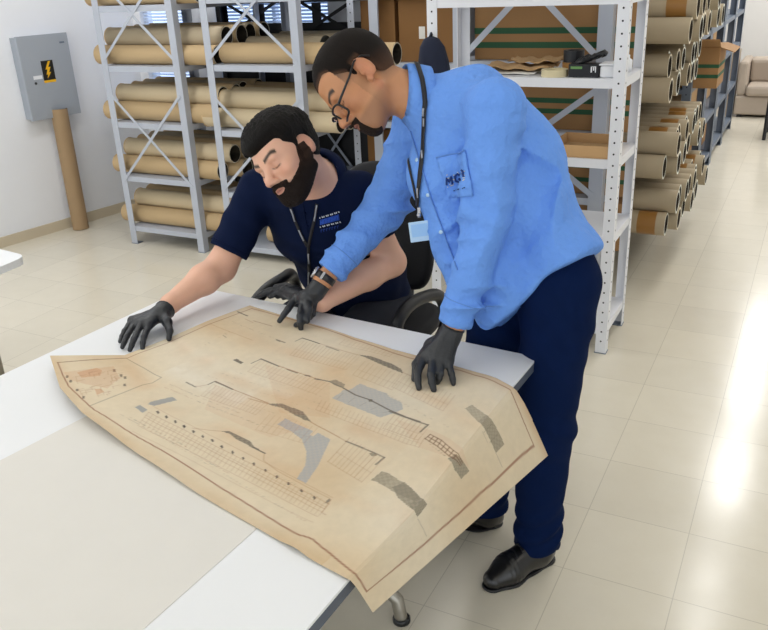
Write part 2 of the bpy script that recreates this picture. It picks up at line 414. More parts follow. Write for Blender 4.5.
('b',.9,.19,[.2782,.4434,.2925,.37]),
('b',.9,.3,[.2875,.445,.3014,.372]),
('b',.9,.17,[.2966,.446,.31,.3737]),
('b',.9,.2,[.3054,.4476,.3187,.3753]),
('b',.9,.24,[.3145,.4492,.3274,.3775]),
('b',.9,.3,[.3235,.4505,.3357,.3792]),
('b',.9,.32,[.3324,.4525,.3448,.3802]),
('b',.9,.27,[.3413,.4531,.3526,.3824]),
('b',.9,.19,[.35,.455,.3613,.3843]),
('b',.9,.25,[.3591,.4565,.3699,.3852]),
('b',.9,.27,[.3676,.4575,.3777,.3874]),
('b',.9,.16,[.3765,.4593,.3865,.3892]),
('b',.9,.27,[.3851,.46,.3949,.3901]),
('b',.9,.21,[.3937,.4621,.4026,.3924]),
('b',.9,.25,[.4024,.4627,.4111,.3938]),
('b',.9,.27,[.4106,.4649,.4198,.3952]),
('b',.9,.27,[.4197,.4654,.4277,.3971]),
('b',.9,.24,[.4277,.4672,.4364,.3975]),
('b',.9,.25,[.2925,.37,.3297,.3775,.3652,.3849,.4007,.3923,.4364,.3975]),
('b',.9,.2,[.287,.399,.3248,.4053,.3613,.4126,.3972,.4196,.4327,.4249]),
('b',.9,.25,[.2815,.6705,.2961,.5796]),
('b',.9,.18,[.2925,.6722,.307,.5805]),
('b',.9,.24,[.3033,.6728,.3171,.5824]),
('b',.9,.17,[.3144,.6737,.3271,.584]),
('b',.9,.23,[.325,.675,.3375,.585]),
('b',.9,.24,[.3358,.6759,.3476,.5873]),
('b',.9,.29,[.3467,.6769,.358,.588]),
('b',.9,.22,[.3575,.6776,.3677,.5898]),
('b',.9,.15,[.3677,.6796,.378,.591]),
('b',.9,.24,[.3782,.6801,.3877,.5924]),
('b',.9,.19,[.3888,.6805,.3979,.5939]),
('b',.9,.28,[.3993,.6819,.4076,.595]),
('b',.9,.22,[.4099,.6826,.4177,.5969]),
('b',.9,.22,[.4197,.6839,.4275,.5975]),
('b',.9,.31,[.4301,.6849,.4378,.5979]),
('b',.9,.22,[.4403,.6849,.4477,.5993]),
('b',.9,.21,[.4509,.6852,.4575,.5999]),
('b',.9,.21,[.4612,.6853,.4675,.6]),
('b',.9,.23,[.4715,.6853,.4774,.6002]),
('b',.9,.17,[.4819,.6856,.487,.6013]),
('b',.9,.25,[.2961,.5796,.3353,.5851,.3742,.5901,.4122,.5953,.4496,.599,.487,.6013]),
('b',.9,.2,[.2904,.6152,.3306,.6202,.37,.625,.4084,.6299,.4473,.6326,.4849,.635]),
('b',.9,.25,[.2949,.8651,.3208,.7529]),
('b',.9,.31,[.3046,.8673,.33,.755]),
('b',.9,.25,[.3146,.8687,.3395,.7573]),
('b',.9,.28,[.3249,.8701,.3488,.7594]),
('b',.9,.32,[.3347,.8723,.3579,.7616]),
('b',.9,.3,[.3446,.8737,.3672,.7632]),
('b',.9,.28,[.3548,.8751,.3764,.7653]),
('b',.9,.29,[.3643,.8771,.3853,.7676]),
('b',.9,.29,[.3743,.8787,.3946,.7697]),
('b',.9,.19,[.3839,.8802,.4036,.772]),
('b',.9,.23,[.3934,.8822,.4129,.7734]),
('b',.9,.21,[.4031,.8836,.4221,.7753]),
('b',.9,.2,[.4126,.885,.4307,.7774]),
('b',.9,.25,[.4225,.8868,.4397,.7791]),
('b',.9,.21,[.4324,.8876,.4491,.78]),
('b',.9,.26,[.4418,.8891,.4577,.7823]),
('b',.9,.25,[.4512,.8903,.4674,.7827]),
('b',.9,.17,[.4603,.8921,.4758,.7849]),
('b',.9,.25,[.3208,.7529,.3601,.7624,.3996,.7704,.4379,.7782,.4758,.7849]),
('b',.9,.2,[.3104,.7971,.3515,.8051,.3915,.8129,.4308,.8207,.47,.8269]),
('b',.9,.23,[.4863,.872,.5036,.7705]),
('b',.9,.22,[.5,.87,.5166,.7698]),
('b',.9,.27,[.5129,.8695,.5293,.7691]),
('b',.9,.17,[.5269,.8673,.5422,.7679]),
('b',.9,.18,[.5399,.8661,.5544,.7674]),
('b',.9,.24,[.5527,.865,.5667,.7665]),
('b',.9,.22,[.5659,.8632,.5788,.7646]),
('b',.9,.27,[.5789,.8603,.5908,.7626]),
('b',.9,.21,[.5916,.8575,.6027,.7601]),
('b',.9,.18,[.6042,.8549,.615,.7576]),
('b',.9,.25,[.5036,.7705,.5601,.7674,.615,.7576]),
('b',.9,.2,[.4973,.8101,.5551,.8052,.6102,.797]),
('b',.9,.38,[.6401,.4624,.6448,.3967,.6486,.3347]),
('b',.9,.23,[.6505,.4585,.6548,.3929,.6577,.3322]),
('b',.9,.21,[.6602,.4549,.6647,.3902,.6676,.3294]),
('b',.9,.24,[.6702,.452,.6738,.3874,.6772,.3258]),
('b',.9,.25,[.6801,.4477,.6828,.3847,.6855,.3243]),
('b',.9,.23,[.69,.4449,.6926,.3819,.695,.3215]),
('b',.9,.29,[.6999,.4407,.7023,.3781,.7042,.3193]),
('b',.9,.38,[.7097,.4379,.7111,.3763,.7126,.3173]),
('b',.9,.21,[.7186,.4353,.7201,.3744,.7222,.3147]),
('b',.9,.27,[.7277,.4329,.7297,.3709,.7302,.3128]),
('b',.9,.3,[.6486,.3347,.6901,.3225,.7302,.3128]),
('b',.9,.24,[.6452,.3846,.6884,.3705,.7299,.3597]),
('b',.9,.27,[.5124,.5849,.5252,.5294]),
('b',.9,.3,[.5233,.5851,.536,.5298]),
('b',.9,.32,[.5347,.5852,.5467,.53]),
('b',.9,.18,[.5449,.5856,.5573,.5304]),
('b',.9,.24,[.5553,.5869,.5674,.5307]),
('b',.9,.3,[.5665,.5867,.5776,.5302]),
('b',.9,.16,[.5774,.5852,.5876,.53]),
('b',.9,.25,[.5875,.585,.5977,.5299]),
('b',.9,.18,[.5976,.5848,.6077,.5297]),
('b',.9,.28,[.608,.5835,.6177,.5294]),
('b',.9,.31,[.6183,.5828,.6279,.5283]),
('b',.9,.24,[.6285,.5824,.6376,.5276]),
('b',.9,.15,[.6383,.5817,.6475,.5275]),
('b',.9,.16,[.6486,.5804,.6574,.5273]),
('b',.9,.22,[.6585,.5801,.6673,.5257]),
('b',.9,.3,[.6679,.5796,.6769,.5256]),
('b',.9,.19,[.6778,.5792,.6857,.5256]),
('b',.9,.27,[.6876,.5776,.6951,.525]),
('b',.9,.22,[.6975,.5775,.7049,.525]),
('b',.9,.2,[.7073,.577,.714,.525]),
('b',.9,.27,[.7167,.577,.723,.5255]),
('b',.9,.2,[.7259,.5775,.7325,.5251]),
('b',.9,.22,[.7351,.5774,.7415,.5252]),
('b',.9,.28,[.7449,.5773,.7502,.5265]),
('b',.9,.24,[.754,.5772,.7598,.5256]),
('b',.9,.29,[.7627,.5774,.7678,.5269]),
('b',.9,.25,[.5252,.5294,.5627,.5319,.5996,.5296,.635,.5275,.6698,.5257,.7031,.5253,.7362,.5253,.7678,.5269]),
('b',.9,.2,[.5204,.5506,.5582,.553,.5951,.552,.6314,.5495,.6665,.5473,.7002,.5456,.7338,.5462,.7662,.5463]),
('b',.9,.24,[.5916,.8844,.6076,.7749]),
('b',.9,.18,[.6039,.8799,.6198,.7702]),
('b',.9,.23,[.616,.8754,.6304,.7672]),
('b',.9,.3,[.628,.8713,.6424,.7626]),
('b',.9,.25,[.6401,.8672,.6529,.7598]),
('b',.9,.32,[.6523,.8623,.6648,.7553]),
('b',.9,.15,[.6635,.858,.6751,.7525]),
('b',.9,.21,[.675,.8542,.6862,.7496]),
('b',.9,.28,[.6867,.8495,.6973,.7451]),
('b',.9,.27,[.6976,.8454,.7075,.7425]),
('b',.9,.25,[.7091,.8421,.7177,.7401]),
('b',.9,.27,[.7201,.8397,.7283,.7378]),
('b',.9,.3,[.7307,.8368,.7388,.7351]),
('b',.9,.27,[.7424,.8328,.7492,.7324]),
('b',.9,.25,[.6076,.7749,.645,.7625,.6807,.7507,.7151,.7407,.7492,.7324]),
('b',.9,.2,[.6016,.8172,.6399,.8046,.6765,.792,.7124,.7802,.7465,.7722]),
('b',.9,.29,[.6713,.6372,.6766,.5546]),
('b',.9,.3,[.6822,.6357,.6866,.5546]),
('b',.9,.32,[.6924,.6354,.6965,.5546]),
('b',.9,.25,[.7024,.6352,.7063,.5549]),
('b',.9,.32,[.7125,.6358,.716,.5554]),
('b',.9,.31,[.7225,.6367,.7254,.5567]),
('b',.9,.35,[.7326,.6372,.7351,.5571]),
('b',.9,.28,[.7425,.6374,.745,.5575]),
('b',.9,.19,[.7525,.6375,.7549,.5576]),
('b',.9,.3,[.6766,.5546,.716,.5554,.7549,.5576]),
('b',.9,.24,[.6748,.5871,.7149,.5874,.754,.5895]),
('b',.9,.2,[.4574,.4275,.4726,.3375]),
('b',.9,.24,[.4699,.4304,.4846,.3416]),
('b',.9,.21,[.4824,.4346,.4968,.3449]),
('b',.9,.21,[.495,.4375,.5084,.3489]),
('b',.9,.17,[.5074,.4401,.5201,.3524]),
('b',.9,.17,[.5198,.4433,.5324,.3552]),
('b',.9,.22,[.5321,.447,.5438,.3595]),
('b',.9,.13,[.5444,.4498,.5551,.3625]),
('b',.9,.24,[.5564,.4527,.5673,.3652]),
('b',.9,.24,[.5683,.4555,.5783,.3676]),
('b',.9,.2,[.4726,.3375,.5084,.3489,.5438,.3595,.5783,.3676]),
('b',.9,.16,[.4668,.3726,.5032,.3834,.5396,.393,.5746,.402]),
('b',.9,.25,[.3709,.9657,.377,.9215]),
('b',.9,.14,[.3825,.9675,.388,.924]),
('b',.9,.14,[.3941,.9698,.3996,.9259]),
('b',.9,.25,[.4051,.9724,.4106,.9286]),
('b',.9,.18,[.417,.9738,.4222,.9303]),
('b',.9,.16,[.4282,.9761,.4327,.9326]),
('b',.9,.17,[.4399,.9776,.444,.9347]),
('b',.9,.21,[.4508,.9799,.455,.9368]),
('b',.9,.14,[.4621,.981,.4658,.9384]),
('b',.9,.19,[.4732,.983,.477,.9399]),
('b',.9,.21,[.4844,.9845,.4876,.9424]),
('b',.9,.22,[.4954,.9864,.4983,.9435]),
('b',.9,.12,[.5065,.9876,.5096,.9452]),
('b',.9,.23,[.5174,.9898,.52,.9475]),
('b',.9,.2,[.377,.9215,.4253,.9316,.4728,.9398,.52,.9475]),
('b',.9,.16,[.3745,.9391,.4235,.9484,.4719,.9564,.519,.9642]),
('b',1.2,.25,[.2092,.3186,.2146,.318]),
('b',1.2,.17,[.2151,.3208,.2214,.3212]),
('b',1.2,.31,[.2275,.3248,.2302,.3263]),
('b',1.2,.23,[.2338,.3263,.2388,.3279]),
('b',1.2,.25,[.24,.3278,.2443,.3308]),
('b',1.2,.32,[.2458,.33,.2475,.3326]),
('b',1.2,.33,[.2519,.332,.254,.3343]),
('b',1.2,.24,[.2578,.3326,.2605,.3374]),
('b',1.2,.3,[.269,.3347,.2733,.3375]),
('b',1.2,.18,[.2749,.3351,.28,.3348]),
('b',1.2,.2,[.2855,.3374,.287,.3397]),
('k',1.2,.24,[.3023,.3399,.3075,.3404]),
('k',1.2,.31,[.3078,.3402,.3122,.3405]),
('b',1.2,.25,[.3187,.3422,.3201,.3449]),
('b',1.2,.31,[.3296,.3438,.3305,.3474]),
('k',1.2,.23,[.335,.3449,.34,.3434]),
('b',1.2,.15,[.3404,.3453,.3442,.3493]),
('k',1.2,.23,[.3454,.3469,.35,.3475]),
('b',1.2,.26,[.3566,.3477,.36,.3465]),
('k',1.2,.18,[.3619,.3488,.3639,.3529]),
('k',1.2,.19,[.3672,.3498,.3713,.3512]),
('k',1.2,.2,[.3775,.3514,.3797,.3528]),
('b',1.2,.2,[.3826,.3524,.387,.3515]),
('k',1.2,.29,[.3932,.3536,.3965,.3552]),
('b',1.2,.15,[.3984,.3548,.4046,.3548]),
('b',1.2,.19,[.4037,.3551,.4062,.3587]),
('b',1.2,.24,[.409,.356,.412,.3599]),
('k',1.2,.28,[.4194,.3574,.4207,.3604]),
('b',1.2,.14,[.4249,.3577,.4285,.3555]),
('k',1.2,.31,[.4353,.3588,.44,.36]),
('b',1.2,.33,[.4402,.3597,.4425,.3625]),
('b',1.2,.28,[.4456,.3599,.4501,.3599]),
('k',1.2,.19,[.4511,.3599,.4533,.3623]),
('k',1.2,.28,[.4618,.3601,.4644,.3622]),
('k',1.2,.24,[.4771,.3616,.4803,.3636]),
('b',1.2,.3,[.2072,.3425,.211,.3429]),
('k',1.2,.15,[.2129,.3445,.2175,.3434]),
('b',1.2,.23,[.2194,.3456,.2201,.3498]),
('b',1.2,.21,[.2251,.3475,.228,.3503]),
('b',1.2,.22,[.2314,.3494,.235,.352]),
('b',1.2,.25,[.2375,.3505,.2443,.3522]),
('k',1.2,.15,[.2433,.3525,.2483,.3526]),
('b',1.2,.16,[.2494,.3542,.2544,.3566]),
('b',1.2,.15,[.2553,.3552,.2595,.3545]),
('k',1.2,.24,[.2609,.356,.2653,.3576]),
('k',1.2,.28,[.2666,.3568,.2683,.3598]),
('k',1.2,.32,[.2723,.3575,.275,.3575]),
('k',1.2,.27,[.2831,.3588,.2857,.3593]),
('b',1.2,.31,[.2887,.3596,.2925,.3625]),
('b',1.2,.17,[.3051,.3618,.3087,.3605]),
('b',1.2,.16,[.3102,.3623,.3154,.3627]),
('k',1.2,.22,[.3215,.3635,.3265,.3643]),
('k',1.2,.15,[.3268,.3644,.3305,.3639]),
('b',1.2,.31,[.3427,.367,.3456,.3688]),
('b',1.2,.17,[.3588,.3686,.3617,.369]),
('b',1.2,.21,[.3641,.3693,.3671,.3692]),
('k',1.2,.34,[.3694,.3698,.3704,.3726]),
('k',1.2,.29,[.3749,.3702,.3754,.3731]),
('b',1.2,.32,[.3851,.3722,.3871,.3767]),
('k',1.2,.14,[.39,.3725,.3935,.3758]),
('b',1.2,.29,[.3953,.3729,.4004,.3726]),
('b',1.2,.3,[.4002,.3744,.4041,.3752]),
('b',1.2,.19,[.2844,.0912,.2875,.0925]),
('k',1.2,.17,[.29,.0925,.2945,.0937]),
('b',1.2,.16,[.3013,.0945,.3041,.0979]),
('k',1.2,.31,[.3073,.0952,.311,.0945]),
('b',1.2,.29,[.3125,.0969,.3149,.0976]),
('k',1.2,.21,[.318,.0975,.3195,.0995]),
('k',1.2,.22,[.3235,.0985,.3275,.1015]),
('k',1.2,.18,[.3291,.0997,.3324,.1003]),
('b',1.2,.32,[.34,.1021,.3422,.1057]),
('k',1.2,.27,[.3454,.1026,.3474,.1029]),
('b',1.2,.19,[.3509,.1036,.3525,.1049]),
('b',1.2,.18,[.3564,.1046,.3579,.1076]),
('b',1.2,.29,[.3622,.1053,.365,.1055]),
('k',1.2,.21,[.3725,.1075,.375,.11]),
('k',1.2,.21,[.378,.1083,.3809,.1082]),
('k',1.2,.33,[.3828,.1097,.3832,.1126]),
('b',1.2,.35,[.3886,.1102,.3894,.1143]),
('k',1.2,.32,[.3939,.1111,.3945,.1148]),
('b',1.2,.34,[.3992,.1121,.4032,.1106]),
('k',1.2,.18,[.4095,.1138,.4106,.1174]),
('k',1.2,.33,[.4149,.115,.4183,.1132]),
('b',1.2,.26,[.42,.1153,.4223,.1202]),
('b',1.2,.26,[.4257,.1161,.4275,.1178]),
('b',1.2,.32,[.4314,.1166,.4341,.1197]),
('k',1.2,.33,[.4478,.1175,.4518,.1198]),
('b',1.2,.17,[.4592,.1178,.4627,.1174]),
('k',1.2,.16,[.4648,.1178,.4675,.1199]),
('b',1.2,.29,[.47,.1187,.473,.1203]),
('k',1.2,.17,[.4752,.1197,.4773,.1226]),
('b',1.2,.28,[.4803,.1197,.482,.1216]),
('b',1.2,.3,[.486,.1198,.4871,.1217]),
('b',1.2,.21,[.4914,.12,.4933,.1242]),
('b',1.2,.35,[.4969,.1201,.5011,.1205]),
('k',1.2,.22,[.5023,.1202,.5044,.1237]),
('k',1.2,.29,[.5072,.1208,.5112,.1201]),
('k',1.2,.31,[.5125,.1213,.515,.1226]),
('k',1.2,.22,[.5176,.1221,.5219,.1226]),
('b',1.2,.32,[.5226,.1224,.5244,.1265]),
('b',1.2,.21,[.5277,.1224,.5314,.1242]),
('b',1.2,.33,[.5382,.1228,.541,.1227]),
('b',1.2,.24,[.5433,.1231,.5471,.124]),
('b',1.2,.17,[.5483,.1233,.5501,.1248]),
('b',1.2,.25,[.3019,.1052,.3051,.1072]),
('k',1.2,.36,[.3133,.1076,.318,.1079]),
('b',1.2,.28,[.3192,.1088,.3224,.1107]),
('k',1.2,.25,[.325,.11,.3269,.1126]),
('b',1.2,.38,[.3306,.1111,.3347,.1104]),
('k',1.2,.4,[.3363,.1122,.34,.1128]),
('b',1.2,.38,[.3475,.1148,.35,.117]),
('b',1.2,.33,[.3591,.1165,.3595,.1214]),
('k',1.2,.31,[.3649,.1176,.367,.1195]),
('b',1.2,.21,[.3705,.1184,.3731,.1193]),
('b',1.2,.35,[.3756,.1198,.3794,.1206]),
('k',1.2,.22,[.3869,.1217,.3874,.1251]),
('b',1.2,.45,[.398,.1237,.3993,.127]),
('b',1.2,.29,[.4034,.1248,.4052,.1273]),
('b',1.2,.47,[.4091,.1253,.41,.13]),
('k',1.2,.27,[.42,.1275,.4238,.1297]),
('k',1.2,.32,[.4258,.128,.4292,.1283]),
('b',1.2,.44,[.4371,.1293,.4416,.1273]),
('k',1.2,.23,[.0526,.8244,.0596,.8254]),
('b',1.2,.22,[.0651,.8243,.0685,.8256]),
('k',1.2,.14,[.077,.8242,.0815,.8304]),
('k',1.2,.23,[.0894,.8238,.0974,.8203]),
('b',1.2,.22,[.1018,.8236,.1074,.8278]),
('b',1.2,.17,[.1137,.8238,.1225,.8225]),
('k',1.2,.25,[.1256,.8238,.1347,.8227]),
('b',1.2,.3,[.1375,.8236,.1446,.82]),
('b',1.2,.28,[.1607,.8229,.1631,.8284]),
('k',1.2,.16,[.1718,.8226,.178,.8216]),
('b',1.2,.24,[.1826,.8224,.1855,.826]),
('b',1.2,.32,[.205,.8207,.2091,.8199]),
('b',1.2,.15,[.2158,.8206,.2219,.821]),
('k',1.2,.27,[.2267,.8201,.2295,.8206]),
('k',1.2,.19,[.2375,.8199,.2433,.8197]),
('b',1.2,.29,[.2477,.8197,.2533,.8203]),
('b',1.2,.28,[.1099,.6108,.1145,.6126]),
('k',1.2,.34,[.108,.6301,.1136,.6312]),
('b',1.2,.31,[.103,.6894,.1077,.6922]),
('k',1.2,.22,[.0996,.7298,.1074,.726]),
('b',1.2,.27,[.0978,.75,.105,.7475]),
('b',1.2,.14,[.2182,.3907,.2204,.3926]),
('k',1.2,.15,[.23,.395,.2342,.3969]),
('b',1.2,.14,[.2423,.3982,.2474,.4002]),
('b',1.2,.12,[.2539,.4023,.2583,.4053]),
('b',1.2,.12,[.265,.4048,.269,.408]),
('k',1.2,.11,[.2873,.4079,.2919,.4099]),
('b',1.2,.17,[.2981,.4103,.3022,.4097]),
('b',1.2,.17,[.3091,.4125,.3112,.4155]),
('k',1.2,.09,[.3199,.415,.3239,.415]),
('b',1.2,.19,[.3302,.4172,.3359,.4174]),
('b',1.2,.09,[.3414,.4187,.3421,.4214]),
('b',1.2,.08,[.3523,.4203,.3553,.422]),
('k',1.2,.09,[.3729,.425,.3776,.4249]),
('k',1.2,.09,[.3941,.4286,.3954,.4302]),
('k',1.2,.15,[.4047,.4303,.4083,.4301]),
('b',1.2,.11,[.4149,.4326,.4196,.4322]),
('b',1.2,.15,[.4251,.4347,.4292,.4377]),
('b',1.2,.15,[.4356,.4354,.4406,.435]),
('b',1.2,.13,[.4462,.4369,.4523,.4356]),
('k',1.2,.18,[.4569,.4374,.4624,.4377]),
('k',1.2,.09,[.4878,.4404,.4899,.4429]),
('b',1.2,.18,[.4976,.4422,.5008,.445]),
('b',1.2,.14,[.5078,.4427,.5126,.4447]),
('k',1.2,.14,[.5179,.4438,.5202,.4445]),
('b',1.2,.12,[.2466,.4374,.2503,.44]),
('b',1.2,.16,[.2581,.4404,.2599,.4426]),
('b',1.2,.15,[.2695,.4425,.2727,.4471]),
('b',1.2,.18,[.2801,.4449,.2852,.4446]),
('b',1.2,.15,[.2913,.447,.2974,.4459]),
('b',1.2,.19,[.3021,.4494,.304,.4504]),
('b',1.2,.13,[.313,.4514,.317,.4556]),
('k',1.2,.1,[.3242,.4534,.326,.4579]),
('b',1.2,.09,[.3562,.4601,.3587,.463]),
('b',1.2,.18,[.3668,.4622,.3678,.4646]),
('b',1.2,.12,[.3772,.4646,.382,.4664]),
('b',1.2,.1,[.3877,.4668,.3899,.4701]),
('b',1.2,.09,[.3981,.4684,.4011,.468]),
('b',1.2,.12,[.4189,.4724,.4226,.4772]),
('b',1.2,.08,[.44,.475,.4449,.4726]),
('k',1.2,.19,[.4612,.4775,.4626,.4799]),
('b',1.2,.18,[.472,.4781,.475,.4774]),
('b',1.2,.14,[.4924,.4803,.4961,.478]),
('k',1.2,.16,[.5024,.4824,.507,.4813]),
('k',1.2,.13,[.5124,.4827,.5166,.4867]),
('b',1.2,.09,[.5226,.4847,.5274,.4824]),
('k',1.2,.13,[.24,.4725,.2459,.473]),
('b',1.2,.13,[.2518,.4759,.2559,.476]),
('b',1.2,.17,[.2629,.4789,.2668,.4788]),
('k',1.2,.08,[.285,.483,.2909,.4834]),
('k',1.2,.11,[.2961,.4854,.3012,.4878]),
('b',1.2,.19,[.3074,.4876,.3111,.4872]),
('k',1.2,.1,[.3607,.4998,.365,.5006]),
('k',1.2,.08,[.3821,.5037,.3866,.5019]),
('k',1.2,.14,[.3925,.5059,.3957,.5087]),
('b',1.2,.15,[.403,.5081,.4056,.5082]),
('b',1.2,.16,[.4133,.5103,.4168,.5126]),
('b',1.2,.11,[.4348,.513,.4389,.5146]),
('b',1.2,.17,[.445,.515,.4491,.5191]),
('k',1.2,.08,[.4662,.5175,.4691,.5177]),
('b',1.2,.17,[.4767,.5189,.4824,.5182]),
('k',1.2,.14,[.5075,.5225,.5114,.5222]),
('b',1.2,.11,[.5175,.5236,.5197,.5268]),
('k',1.2,.18,[.2572,.5148,.2601,.5199]),
('k',1.2,.17,[.2682,.5173,.275,.5164]),
('k',1.2,.15,[.2903,.5221,.2963,.5196]),
('b',1.2,.19,[.3017,.5239,.3043,.5252]),
('b',1.2,.14,[.3125,.5264,.3176,.5249]),
('k',1.2,.18,[.3346,.5305,.3397,.5329]),
('k',1.2,.13,[.345,.5334,.3463,.5355]),
('b',1.2,.14,[.3557,.5359,.3603,.5353]),
('k',1.2,.1,[.3666,.5378,.3714,.5376]),
('b',1.2,.12,[.3774,.5401,.3792,.5424]),
('b',1.2,.11,[.398,.5452,.4016,.5471]),
('k',1.2,.19,[.4086,.5474,.4144,.5457]),
('b',1.2,.13,[.4296,.5512,.4342,.5497]),
('k',1.2,.13,[.4401,.5525,.4455,.5505]),
('b',1.2,.11,[.4616,.5552,.4641,.557]),
('k',1.2,.09,[.472,.5571,.4735,.5601]),
('k',1.2,.11,[.4824,.5579,.4855,.5594]),
('k',1.2,.18,[.5027,.5618,.5053,.5607]),
('k',1.2,.18,[.5127,.5625,.517,.5641]),
('b',1.2,.08,[.5428,.5671,.5487,.5672]),
('b',1.2,.11,[.553,.568,.5573,.5706]),
('b',1.2,.11,[.5626,.5698,.5644,.5717]),
('b',1.2,.11,[.275,.5541,.2811,.553]),
('k',1.2,.17,[.2859,.5566,.2924,.5552]),
('b',1.2,.11,[.297,.5589,.2999,.56]),
('b',1.2,.1,[.3402,.5697,.345,.5675]),
('b',1.2,.19,[.3514,.5719,.3551,.5724]),
('b',1.2,.16,[.3726,.5773,.3767,.5748]),
('k',1.2,.08,[.3829,.5796,.3871,.5797]),
('b',1.2,.12,[.394,.5818,.3999,.5801]),
('b',1.2,.17,[.4045,.584,.4069,.5841]),
('k',1.2,.12,[.4254,.5886,.428,.5882]),
('b',1.2,.11,[.4573,.593,.4597,.5955]),
('k',1.2,.13,[.4676,.595,.4718,.5976]),
('b',1.2,.19,[.4884,.5982,.4905,.5993]),
('k',1.2,.16,[.4988,.5999,.5017,.5989]),
('b',1.2,.09,[.5197,.6027,.5248,.6026]),
('b',1.2,.14,[.5294,.6044,.532,.6081]),
('b',1.2,.14,[.5495,.6073,.5523,.6075]),
('k',1.2,.14,[.5693,.6095,.5722,.6143]),
('b',1.2,.15,[.579,.6098,.5825,.6125]),
('k',1.2,.15,[.6105,.7261,.6152,.7245]),
('k',1.2,.13,[.6201,.7224,.6248,.723]),
('k',1.2,.29,[.6301,.7177,.6326,.7205]),
('k',1.2,.29,[.6399,.7144,.6427,.7149]),
('k',1.2,.27,[.6497,.7101,.6531,.712]),
('b',1.2,.18,[.6583,.7068,.6602,.7095]),
('b',1.2,.22,[.6677,.7026,.672,.7046]),
('k',1.2,.21,[.6774,.6983,.6799,.7]),
('b',1.2,.19,[.6951,.6922,.6992,.6945]),
('b',1.2,.18,[.7048,.6877,.7098,.6855]),
('b',1.2,.13,[.7131,.6855,.7174,.6874]),
('k',1.2,.24,[.7224,.6825,.7268,.6796]),
('k',1.2,.18,[.7398,.6768,.7436,.6753]),
('b',1.2,.17,[.7733,.6656,.7767,.6671]),
('k',1.2,.14,[.7822,.6627,.785,.6648]),
('b',1.2,.1,[.5803,.2066,.5847,.207]),
('b',1.2,.2,[.588,.2054,.5908,.205]),
('k',1.2,.12,[.6036,.2031,.6056,.2075]),
('k',1.2,.22,[.6114,.2023,.615,.2]),
('b',1.2,.12,[.6191,.2015,.6201,.2028]),
('k',1.2,.15,[.6267,.2,.6301,.2021]),
('k',1.2,.19,[.6341,.1993,.635,.2024]),
('k',1.2,.19,[.6419,.1981,.6431,.2008]),
('k',1.2,.22,[.6488,.1974,.6496,.1996]),
('b',1.2,.1,[.6557,.1968,.6576,.1977]),
('b',1.2,.22,[.6632,.1956,.6649,.1976]),
('k',1.2,.1,[.6776,.1941,.6814,.1949]),
('k',1.2,.22,[.685,.1926,.6871,.1919]),
('k',1.2,.24,[.6982,.1917,.7,.1925]),
('b',1.2,.13,[.7054,.1907,.7074,.1921]),
('b',1.2,.16,[.362,.1026,.3636,.1047]),
('b',1.2,.2,[.37,.1039,.37,.1075]),
('b',1.2,.12,[.3779,.105,.3812,.1081]),
('b',1.2,.21,[.3861,.1057,.3886,.1072]),
('b',1.2,.13,[.3942,.1068,.3975,.1074]),
('b',1.2,.21,[.41,.1087,.4132,.1102]),
('k',1.2,.13,[.4176,.1099,.4225,.11]),
('b',1.2,.21,[.4262,.11,.4285,.1105]),
('b',1.2,.15,[.4349,.11,.4371,.1115]),
('b',1.2,.19,[.443,.1102,.4453,.1101]),
('b',1.2,.23,[.4515,.1103,.4544,.1096]),
('b',1.2,.12,[.4599,.1101,.4633,.1127]),
('b',1.2,.12,[.4679,.1104,.4683,.1147]),
('b',1.2,.15,[.4759,.1107,.4801,.1122]),
('b',1.2,.13,[.4844,.1106,.485,.1125]),
('k',1.2,.11,[.4923,.1104,.4925,.1131]),
('k',1.2,.24,[.5,.111,.5046,.1105]),
('b',1.2,.23,[.5079,.1113,.5094,.1138]),
('b',1.2,.13,[.5155,.1115,.5199,.1127]),
('b',1.2,.11,[.5311,.112,.5325,.1163]),
('k',1.2,.16,[.5464,.1119,.5471,.1145]),
('k',1.2,.18,[.554,.112,.5568,.1141]),
('k',1.2,.17,[.5614,.1121,.5652,.1122]),
('b',1.2,.16,[.5692,.1114,.5725,.1119]),
('b',1.2,.22,[.5768,.1101,.5791,.1098]),
('k',1.2,.13,[.5842,.1095,.5875,.1075]),
('k',1.2,.2,[.5991,.1076,.6011,.1082]),
('b',1.2,.15,[.6064,.1072,.6079,.1106]),
('b',1.2,.2,[.6132,.1067,.6158,.1083]),
('b',1.2,.22,[.6207,.1056,.6235,.1077]),
('b',1.2,.14,[.6276,.1049,.6299,.1075]),
('k',1.2,.22,[.6351,.1043,.6376,.1073]),
('k',1.2,.19,[.6628,.1009,.6647,.1019]),
('k',1.2,.23,[.6699,.1001,.672,.1013]),
('k',1.2,.19,[.6763,.0997,.6778,.1031]),
('b',1.2,.14,[.6899,.0977,.6901,.0999]),
('b',1.2,.19,[.6961,.0977,.698,.1018]),
('b',1.2,.2,[.7093,.0967,.7115,.0961]),
('b',1.2,.19,[.7152,.0968,.7182,.0951]),
('b',1.2,.24,[.7223,.0953,.7249,.0976]),
('p',2.6,.8,[.0113,.9111,.0541,.908]),
('r',1.8,.5,[.0939,.8864,.1605,.896]),
('k',1.4,.5,[.1051,.7115,.1219,.7077]),
('b',.9,.4,[.0183,.7436,.0775,.7499,.1342,.7551,.1875,.7575]),
('g2',2.0,.75,[.2341,.8154,.2475,.8128]),
('b',1.6,.4,[.0649,.8798,.105,.8717]),
('g2',.8,.4,[.8849,.7278,.8876,.7843]),
('g2',.8,.4,[.9198,.7251,.92,.784]),
('b2',1.4,.75,[.7652,.5725,.7949,.5651,.8275,.5508,.8955,.5479]),
('b2',1.4,.75,[.7668,.5995,.7927,.5966,.8278,.5803,.895,.5625]),
('b2',1.4,.75,[.7661,.5855,.794,.581,.8275,.5655,.895,.555]),
('b2',1.4,.7,[.7652,.5725,.7668,.5995]),
